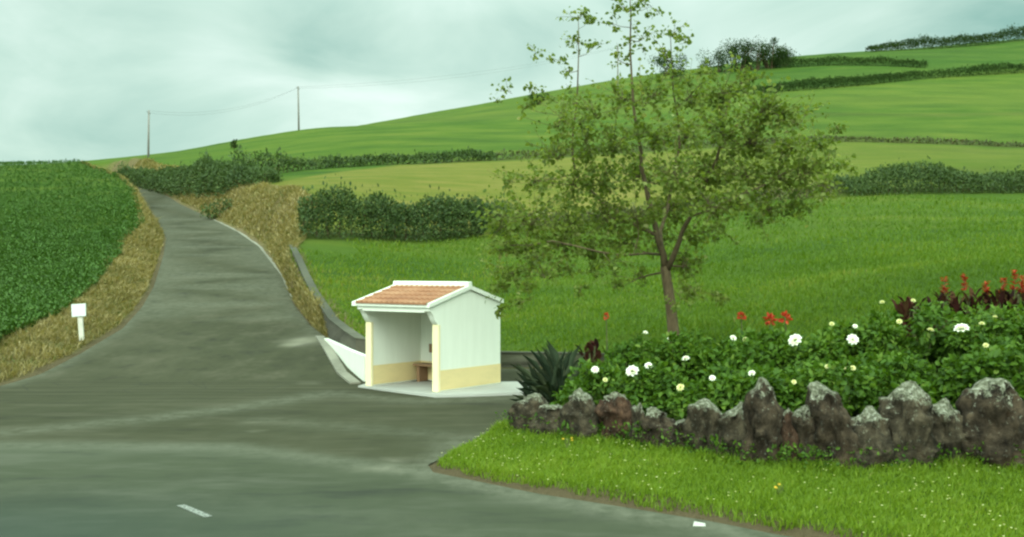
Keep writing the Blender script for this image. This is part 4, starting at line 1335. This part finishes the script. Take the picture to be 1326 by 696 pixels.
def poker(px, py, Y, size, label, tall=False):
    x, y = XY(px, Y); gz = h1(x, y); zt = ZP(py, Y) - gz
    e = empty('red_flower', (x, y, gz), 0, label, 'flower', 'red flowers rising from the back of the bed')
    n = 46
    d = rand_dirs(n, -.6)
    r = size / F * Y / 2
    sc = np.array([1, 1, 2.0 if tall else 1.15])
    Cc = d * r * .45 * sc + np.array([0, 0, zt - r * (1.8 if tall else .8)])
    L = r * RNG.uniform(.6, 1.0, n)
    V, fc, tt = leaf_arrays(Cc, d * sc, np.roll(d, 1, axis=0), L, L * .55, RNG.uniform(0, 1, n), .2)
    np_mesh('petals', V, fc, M['red_petal'], e, attrs={'tint': tt})
    mb = MB(); mb.tube([(0, 0, -.1), (.02, 0, zt * .5), (0, 0, zt - r)], [.016, .013, .01], 6)
    mb.build('stem', M['stem'], e)
    n = 16
    base = np.stack([RNG.uniform(-.05, .05, n), RNG.uniform(-.05, .05, n), RNG.uniform(.1, .55, n) * zt], 1)
    a = RNG.uniform(0, 2 * np.pi, n)
    V, fc, tt = leaf_arrays(base, np.stack([np.cos(a), np.sin(a), np.full(n, 1.1)], 1), np.stack([-np.cos(a), -np.sin(a), np.ones(n)], 1), .3, .06, RNG.uniform(0, 1, n), .2)
    np_mesh('foliage', V, fc, M['shrub_leaf'], e, attrs={'tint': tt})

poker(997, 409, 22.6, 15, 'bright red flower, left one of the close pair')
poker(1017, 407, 22.6, 15, 'bright red flower, right one of the close pair')
poker(960, 406, 22.9, 11, 'dull orange red flower between the trunk and the pair')
poker(785, 404, 23.5, 7, 'slender red flower spike on a tall stem by the agave', True)


def agave(px, Y, py_top, label):
    x, y = XY(px, Y); gz = h1(x, y); zt = ZP(py_top, Y) - gz
    e = empty('agave', (x, y, gz), 0, label, 'plant')
    n = 90
    a = RNG.uniform(0, 2 * np.pi, n); el = RNG.uniform(.55, 1.5, n)
    D = np.stack([np.cos(a) * np.cos(el), np.sin(a) * np.cos(el), np.sin(el)], 1)
    N = np.stack([-np.cos(a) * np.sin(el), -np.sin(a) * np.sin(el), np.cos(el)], 1)
    L = zt * RNG.uniform(.6, 1.0, n) * (.40 + .60 * np.sin(el))
    base = D * .05 + np.stack([RNG.uniform(-.16, .16, n), RNG.uniform(-.12, .12, n), np.full(n, .08)], 1)
    V, fc, tt = leaf_arrays(base, D, N, L, L * .075, RNG.uniform(0, 1, n), .35)
    np_mesh('rosette', V, fc, M['agave_leaf'], e, attrs={'tint': tt})

agave(722, 22.0, 442, 'dark grey green spiky agave left of the shrubs')
agave(708, 22.9, 466, 'smaller spiky plant at the left tip of the bed, by the pavement')
# a low reddish plant beside the agave
canna(765, 22.6, 436, [], 'low brownish purple plant between the agave and the shrubs', wid=.22)

# ------------------------------------------------------------------ grass and ground cover
def in_tri(n, P0, P1, P2):
    r1 = np.sqrt(RNG.uniform(0, 1, n)); r2 = RNG.uniform(0, 1, n)
    return (1 - r1)[:, None] * P0 + (r1 * (1 - r2))[:, None] * P1 + (r1 * r2)[:, None] * P2


def verge_points(n):
    # between the lip and a little behind the stones
    A = [(-1.36, 16.9), (-.85, 18.9), (-.05, 21.3), (1.5, 20.2), (4.3, 18.3), (8.0, 15.8), (11.5, 13.3), (11, 6.6), (6.7, 9.85), (4.45, 11.5), (3.05, 12.6), (2.44, 13.25), (1.4, 14.1), (.4, 14.85), (-1.2, 16.45)]
    c = np.array([1.2, 16.6])
    tri = []
    for i in range(len(A)):
        p, q = np.array(A[i]), np.array(A[(i + 1) % len(A)])
        tri.append((c, p, q, abs(np.cross(p - c, q - c)) / 2))
    tot = sum(t[3] for t in tri)
    return np.concatenate([in_tri(int(n * t[3] / tot), t[0], t[1], t[2]) for t in tri])

pt = verge_points(128000)
d, w, idx = road_dist(pt[:, 0], pt[:, 1])
xpx = CX + F * pt[:, 0] / pt[:, 1]
keep = (d > .07 + .20 * (fbm2(pt[:, 0], pt[:, 1], .6, 3) + .3)) & (xpx < 1640)
pt = pt[keep]; d = d[keep]
cl_ = fbm2(pt[:, 0], pt[:, 1], .45, 61); big = fbm2(pt[:, 0], pt[:, 1], 1.8, 62)
z = H(pt[:, 0], pt[:, 1])
n = len(pt)
sl_pts = [stone_line(q) for q in (650, 740, 800, 870, 930, 990, 1060, 1150, 1300, 1400)]
ds = polyline_dist(pt[:, 0], pt[:, 1], sl_pts)
L = (.065 + .055 * RNG.uniform(0, 1, n) ** 2) * (1 + .6 * cl_) * (1 + .9 * np.exp(-((ds - .25) / .2) ** 2)) * (1 + .35 * np.exp(-(d / .3) ** 2))
lean = np.stack([RNG.normal(0, .35, n), RNG.normal(0, .35, n), np.zeros(n)], 1) + np.array([.12, -.05, 0])
tint = np.clip(.42 + .28 * big + .16 * cl_ + RNG.normal(0, .16, n), 0, 1)
V, fc, tt = blade_arrays(np.stack([pt[:, 0], pt[:, 1], z - .01], 1), lean, L, RNG.uniform(.010, .020, n), tint)
o = np_mesh('verge_grass', V, fc, M['verge_grass'], None, attrs={'tint': tt})
tag(o, 'bright green uncut grass on the verge before the stones', 'grass', kind='stuff')
# tiny daisies in the verge
q = pt[RNG.choice(len(pt), 520, replace=False)]
n2_ = fbm2(q[:, 0], q[:, 1], 1.2, 77)
q = q[n2_ > -.25]
nq = len(q)
Cs, Ds = [], []
zq = H(q[:, 0], q[:, 1]) + RNG.uniform(.07, .13, nq)
pet = 6
a = np.tile(np.arange(pet) * 2 * np.pi / pet, nq) + np.repeat(RNG.uniform(0, 1, nq), pet)
Cb = np.repeat(np.stack([q[:, 0], q[:, 1], zq], 1), pet, 0)
D = np.stack([np.cos(a), np.sin(a), np.full(len(a), .35)], 1)
V, fc, tt = diamond_arrays(Cb, D, np.tile([[0, 0, 1.0]], (len(a), 1)), .017, .014, np.repeat(RNG.uniform(0, 1, nq), pet))
o = np_mesh('daisies', V, fc, M['cream_petal'], None, attrs={'tint': tt})
tag(o, 'tiny cream daisies scattered through the verge grass', 'flowers', kind='stuff')


def wild_flower(px, py, zoff, label):
    Y = F * (CAMH - .3) / (py - CY)
    x, y = XY(px, Y); gz = h1(x, y)
    e = empty('wild_flower', (x, y, gz), 0, label, 'flower')
    for k_ in range(3):
        bloom(np.array([RNG.uniform(-.09, .09), RNG.uniform(-.06, .06), zoff + RNG.uniform(-.03, .03)]), np.array([0, -.4, 1]), .035, M['yellow_petal'], e, np.zeros(3))
    mb = MB()
    for k_ in range(4):
        mb.tube([(0, 0, -.03), (RNG.uniform(-.06, .06), RNG.uniform(-.04, .04), zoff)], [.005, .004], 4)
    mb.build('stems', M['stem'], e)

wild_flower(734, 571, .16, 'orange yellow wild flower in the grass in front of the low left stones')
wild_flower(1010, 628, .14, 'yellow wild flower in the middle of the verge grass')

# weeds at the foot of the bed, creeping between the stones
pw = []
for s in STONES:
    for side_ in (s[0], s[1]):
        x, y = stone_line(side_)
        pw.append((x, y - .15))
pw = np.array(pw)
n = 5200
k_ = RNG.integers(0, len(pw), n)
x = pw[k_, 0] + RNG.normal(0, .12, n); y = pw[k_, 1] + RNG.normal(0, .14, n)
z = H(x, y) + RNG.uniform(0, 1, n) ** 2 * .34
Dd = rand_dirs(n, -.1)
L = RNG.uniform(.035, .08, n)
V, fc, tt = leaf_arrays(np.stack([x, y, z], 1), Dd, rand_dirs(n, 0), L, L * .6, np.clip(RNG.normal(.4, .2, n), 0, 1), .15)
o = np_mesh('weeds', V, fc, M['shrub_leaf'], None, attrs={'tint': tt})
tag(o, 'low leafy weeds growing round the feet of the stones', 'weeds', kind='stuff')


# field grass nearest the shelter
def view_points(n, y0, y1, p0, p1, power=1.0):
    u = RNG.uniform(0, 1, n)
    y = 1 / (1 / y0 + (1 / y1 - 1 / y0) * u) if power else y0 + (y1 - y0) * u
    px = RNG.uniform(p0, p1, n)
    return (px - CX) / F * y, y

x, y = view_points(165000, 22, 96, 340, 1600)
d, w, idx = road_dist(x, y)
keep = (d > .4) & (y < yline(LH1, x) - .3) & ((idx >= nL + 7) | ((idx >= nL) & (d > 4.2))) & (y > 19.5 - .65 * x + 5.5)
x, y = x[keep], y[keep]; n = len(x)
z = H(x, y)
big = fbm2(x, y * 1.6, 7, 81); sm = fbm2(x, y, 1.1, 82)
L = (.10 + .12 * RNG.uniform(0, 1, n) ** 2) * (1 + .8 * sm) * (.7 + .012 * y)
tint = np.clip(.33 + .22 * np.clip((CX + 150 - (CX + F * x / y)) / 300, 0, 1) + .45 * big + .22 * sm + RNG.normal(0, .16, n), 0, 1)
lean = np.stack([RNG.normal(.1, .4, n), RNG.normal(0, .4, n), np.zeros(n)], 1)
V, fc, tt = blade_arrays(np.stack([x, y, z - .02], 1), lean, L, RNG.uniform(.6, 1.2, n) * .0011 * y, tint)
o = np_mesh('meadow_grass', V, fc, M['field_grass'], None, attrs={'tint': tt})
tag(o, 'rough green meadow grass on the slope behind the shelter', 'grass', kind='stuff')

# dry grass on the banks of the lane
x, y = [], []
for i in range(5, nL + 10):
    (ax, ay), (bx, by) = POLY[i], POLY[i + 1]
    if i in (nL - 1,): continue
    ln = math.hypot(bx - ax, by - ay)
    nn = int(ln * 520 * min(1, 45 / max(ay, 1)))
    t = RNG.uniform(0, 1, nn); ww_ = W[i] * (1 - t) + W[i + 1] * t
    off_ = RNG.uniform(.12, 1.15, nn) * ww_
    nx, ny = (-(by - ay) / ln, (bx - ax) / ln)
    x.append(ax + (bx - ax) * t + nx * off_); y.append(ay + (by - ay) * t + ny * off_)
x = np.concatenate(x); y = np.concatenate(y)
d, w, idx = road_dist(x, y)
keep = (d > .08) & (y < 170) & ((idx < nL + 7) | (d < .3))
x, y = x[keep], y[keep]; n = len(x)
z = H(x, y)
cl_ = fbm2(x, y, 1.3, 91)
L = RNG.uniform(.18, .42, n) * (1 + .6 * cl_) * (.8 + .004 * y)
tint = np.clip(.5 + .45 * cl_ + RNG.normal(0, .2, n), 0, 1)
lean = np.stack([RNG.normal(.2, .5, n), RNG.normal(-.2, .5, n), RNG.uniform(-.5, 0, n)], 1)
V, fc, tt = blade_arrays(np.stack([x, y, z - .03], 1), lean, L, RNG.uniform(.6, 1.3, n) * .0012 * y, tint)
o = np_mesh('dry_grass', V, fc, M['dry_grass'], None, attrs={'tint': tt})
tag(o, 'dry straw coloured grass hanging on the banks of the lane', 'grass', kind='stuff')

# crop plants on the left field
x, y = view_points(60000, 27, 172, -110, 230)
d, w, idx = road_dist(x, y)
keep = (idx < nL) & (d > w * .98 + .25 * fbm2(x, y, 2, 4))
x, y = x[keep], y[keep]
far_ = y > 60
m = len(x)
nl = 9
kx = np.repeat(x, nl); ky = np.repeat(y, nl)
sc = np.repeat(RNG.uniform(.7, 1.25, m) * (1 + .3 * fbm2(x, y, 3, 6)) * (.75 + .005 * y), nl)
n = len(kx)
a = RNG.uniform(0, 2 * np.pi, n); el = RNG.uniform(.1, 1.2, n)
D = np.stack([np.cos(a) * np.cos(el), np.sin(a) * np.cos(el), np.sin(el)], 1)
bz = H(kx, ky)
C0 = np.stack([kx + np.cos(a) * .05 * sc, ky + np.sin(a) * .05 * sc, bz + RNG.uniform(.05, .26, n) * sc], 1)
L = RNG.uniform(.075, .16, n) * sc
tint = np.clip(np.repeat(RNG.normal(.42, .12, m) + .06 * fbm2(x, y, 6, 8), nl) + RNG.normal(0, .12, n), 0, 1)
V, fc, tt = diamond_arrays(C0, D, np.stack([-np.cos(a) * np.sin(el), -np.sin(a) * np.sin(el), np.cos(el)], 1), L, L * .55, tint)
o = np_mesh('crop', V, fc, M['crop_leaf'], None, attrs={'tint': tt})
tag(o, 'dense dark green leafy crop covering the left hillside field', 'crop', kind='stuff')

# scrap of litter at the kerb
Y = F * CAMH / (682 - CY)
x, y = XY(905, Y)
mb = MB()
mb.prism([(-.08, -.04, .0), (.07, -.05, .0), (.09, .03, .0), (-.05, .05, .0)], [(-.06, -.02, .05), (.05, -.03, .03), (.08, .03, .02), (-.05, .04, .04)])
o = mb.build('litter', M['litter_white']); o.location = (x, y, .014)
tag(o, 'scrap of crumpled white paper on the road edge below the verge', 'litter')

# ------------------------------------------------------------------ light: overcast sky and a soft weak sun
SUN_EL, SUN_AZ = R(34), R(190)     # azimuth clockwise from +Y
world = bpy.data.worlds.new('World'); scene.world = world
world.use_nodes = True
wt = world.node_tree; wt.nodes.clear()
def wn(t): return wt.nodes.new(t)
out = wn('ShaderNodeOutputWorld'); bg = wn('ShaderNodeBackground'); bg.inputs['Strength'].default_value = .1
wt.links.new(bg.outputs[0], out.inputs['Surface'])
sky = wn('ShaderNodeTexSky'); sky.sky_type = 'NISHITA'; sky.sun_disc = False; sky.sun_elevation = SUN_EL; sky.sun_rotation = SUN_AZ
tc = wn('ShaderNodeTexCoord')
mp = wn('ShaderNodeMapping'); mp.inputs['Scale'].default_value = (1.0, 1.0, 2.6); mp.inputs['Location'].default_value = (.63, .1, .35)
wt.links.new(tc.outputs['Generated'], mp.inputs['Vector'])
nz = wn('ShaderNodeTexNoise'); nz.inputs['Scale'].default_value = 4.2; nz.inputs['Detail'].default_value = 7; nz.inputs['Roughness'].default_value = .52; nz.inputs['Distortion'].default_value = .5
wt.links.new(mp.outputs[0], nz.inputs['Vector'])
rp = wn('ShaderNodeValToRGB')
el = rp.color_ramp.elements
el[0].position = .15; el[0].color = (.27, .49, .415, 1)
el[1].position = .75; el[1].color = (.84, 1.0, .91, 1)
m_ = el.new(.45); m_.color = (.56, .765, .655, 1)
# thicker and thinner stretches of the cloud deck
fac_ = nz.outputs['Fac']
for (bx_, by_, rad_, amt_) in ((1330, 0, .26, -.21), (110, 160, .19, -.28), (285, 45, .07, .20), (70, 30, .12, .16), (560, 140, .16, .06), (330, 110, .12, -.06)):
    dv_ = Vector(((bx_ - CX) / F, 1, (CY - by_) / F)).normalized()
    ds_ = wn('ShaderNodeVectorMath'); ds_.operation = 'DISTANCE'; wt.links.new(tc.outputs['Generated'], ds_.inputs[0]); ds_.inputs[1].default_value = dv_
    m1_ = wn('ShaderNodeMapRange'); m1_.interpolation_type = 'SMOOTHSTEP'; m1_.inputs['From Min'].default_value = rad_ * 1.25; m1_.inputs['From Max'].default_value = 0; m1_.inputs['To Max'].default_value = amt_; m1_.inputs['To Min'].default_value = 0
    wt.links.new(ds_.outputs['Value'], m1_.inputs['Value'])
    a_ = wn('ShaderNodeMath'); a_.operation = 'ADD'; wt.links.new(fac_, a_.inputs[0]); wt.links.new(m1_.outputs[0], a_.inputs[1]); fac_ = a_.outputs[0]
wt.links.new(fac_, rp.inputs['Fac'])
sep = wn('ShaderNodeSeparateXYZ'); wt.links.new(tc.outputs['Generated'], sep.inputs[0])
mr = wn('ShaderNodeMapRange'); mr.inputs['From Min'].default_value = .22; mr.inputs['From Max'].default_value = 1; mr.inputs['To Min'].default_value = 8.6; mr.inputs['To Max'].default_value = 24
wt.links.new(sep.outputs[2], mr.inputs['Value'])
vm = wn('ShaderNodeVectorMath'); vm.operation = 'SCALE'
# unseen sky behind the camera brightened, added to light faces turned towards it
mb_ = wn('ShaderNodeMapRange'); mb_.interpolation_type = 'SMOOTHSTEP'; mb_.inputs['From Min'].default_value = .35; mb_.inputs['From Max'].default_value = -.6; mb_.inputs['To Min'].default_value = 1.0; mb_.inputs['To Max'].default_value = 2.5
wt.links.new(sep.outputs[1], mb_.inputs['Value'])
mm_ = wn('ShaderNodeMath'); mm_.operation = 'MULTIPLY'; wt.links.new(mr.outputs[0], mm_.inputs[0]); wt.links.new(mb_.outputs[0], mm_.inputs[1])
wt.links.new(rp.outputs[0], vm.inputs[0]); wt.links.new(mm_.outputs[0], vm.inputs['Scale'])
mx = wn('ShaderNodeMix'); mx.data_type = 'RGBA'; mx.inputs[0].default_value = .93
wt.links.new(sky.outputs[0], mx.inputs[6]); wt.links.new(vm.outputs[0], mx.inputs[7])
wt.links.new(mx.outputs[2], bg.inputs['Color'])

sl_ = bpy.data.lights.new('sun', 'SUN'); sl_.energy = 1.5; sl_.angle = R(40); sl_.color = (.97, 1.0, .90)
so = bpy.data.objects.new('sun', sl_); COL.objects.link(so)
sdir = Vector((math.sin(SUN_AZ) * math.cos(SUN_EL), math.cos(SUN_AZ) * math.cos(SUN_EL), math.sin(SUN_EL)))
so.rotation_euler = sdir.to_track_quat('Z', 'Y').to_euler()

scene.view_settings.view_transform = 'Standard'
scene.view_settings.look = 'None'
scene.view_settings.exposure = .38
scene.view_settings.gamma = 1
scene.view_settings.use_curve_mapping = False
scene.cycles.filter_width = 2.4
scene.cycles.max_bounces = 6
scene.cycles.diffuse_bounces = 4
scene.cycles.use_denoising = True
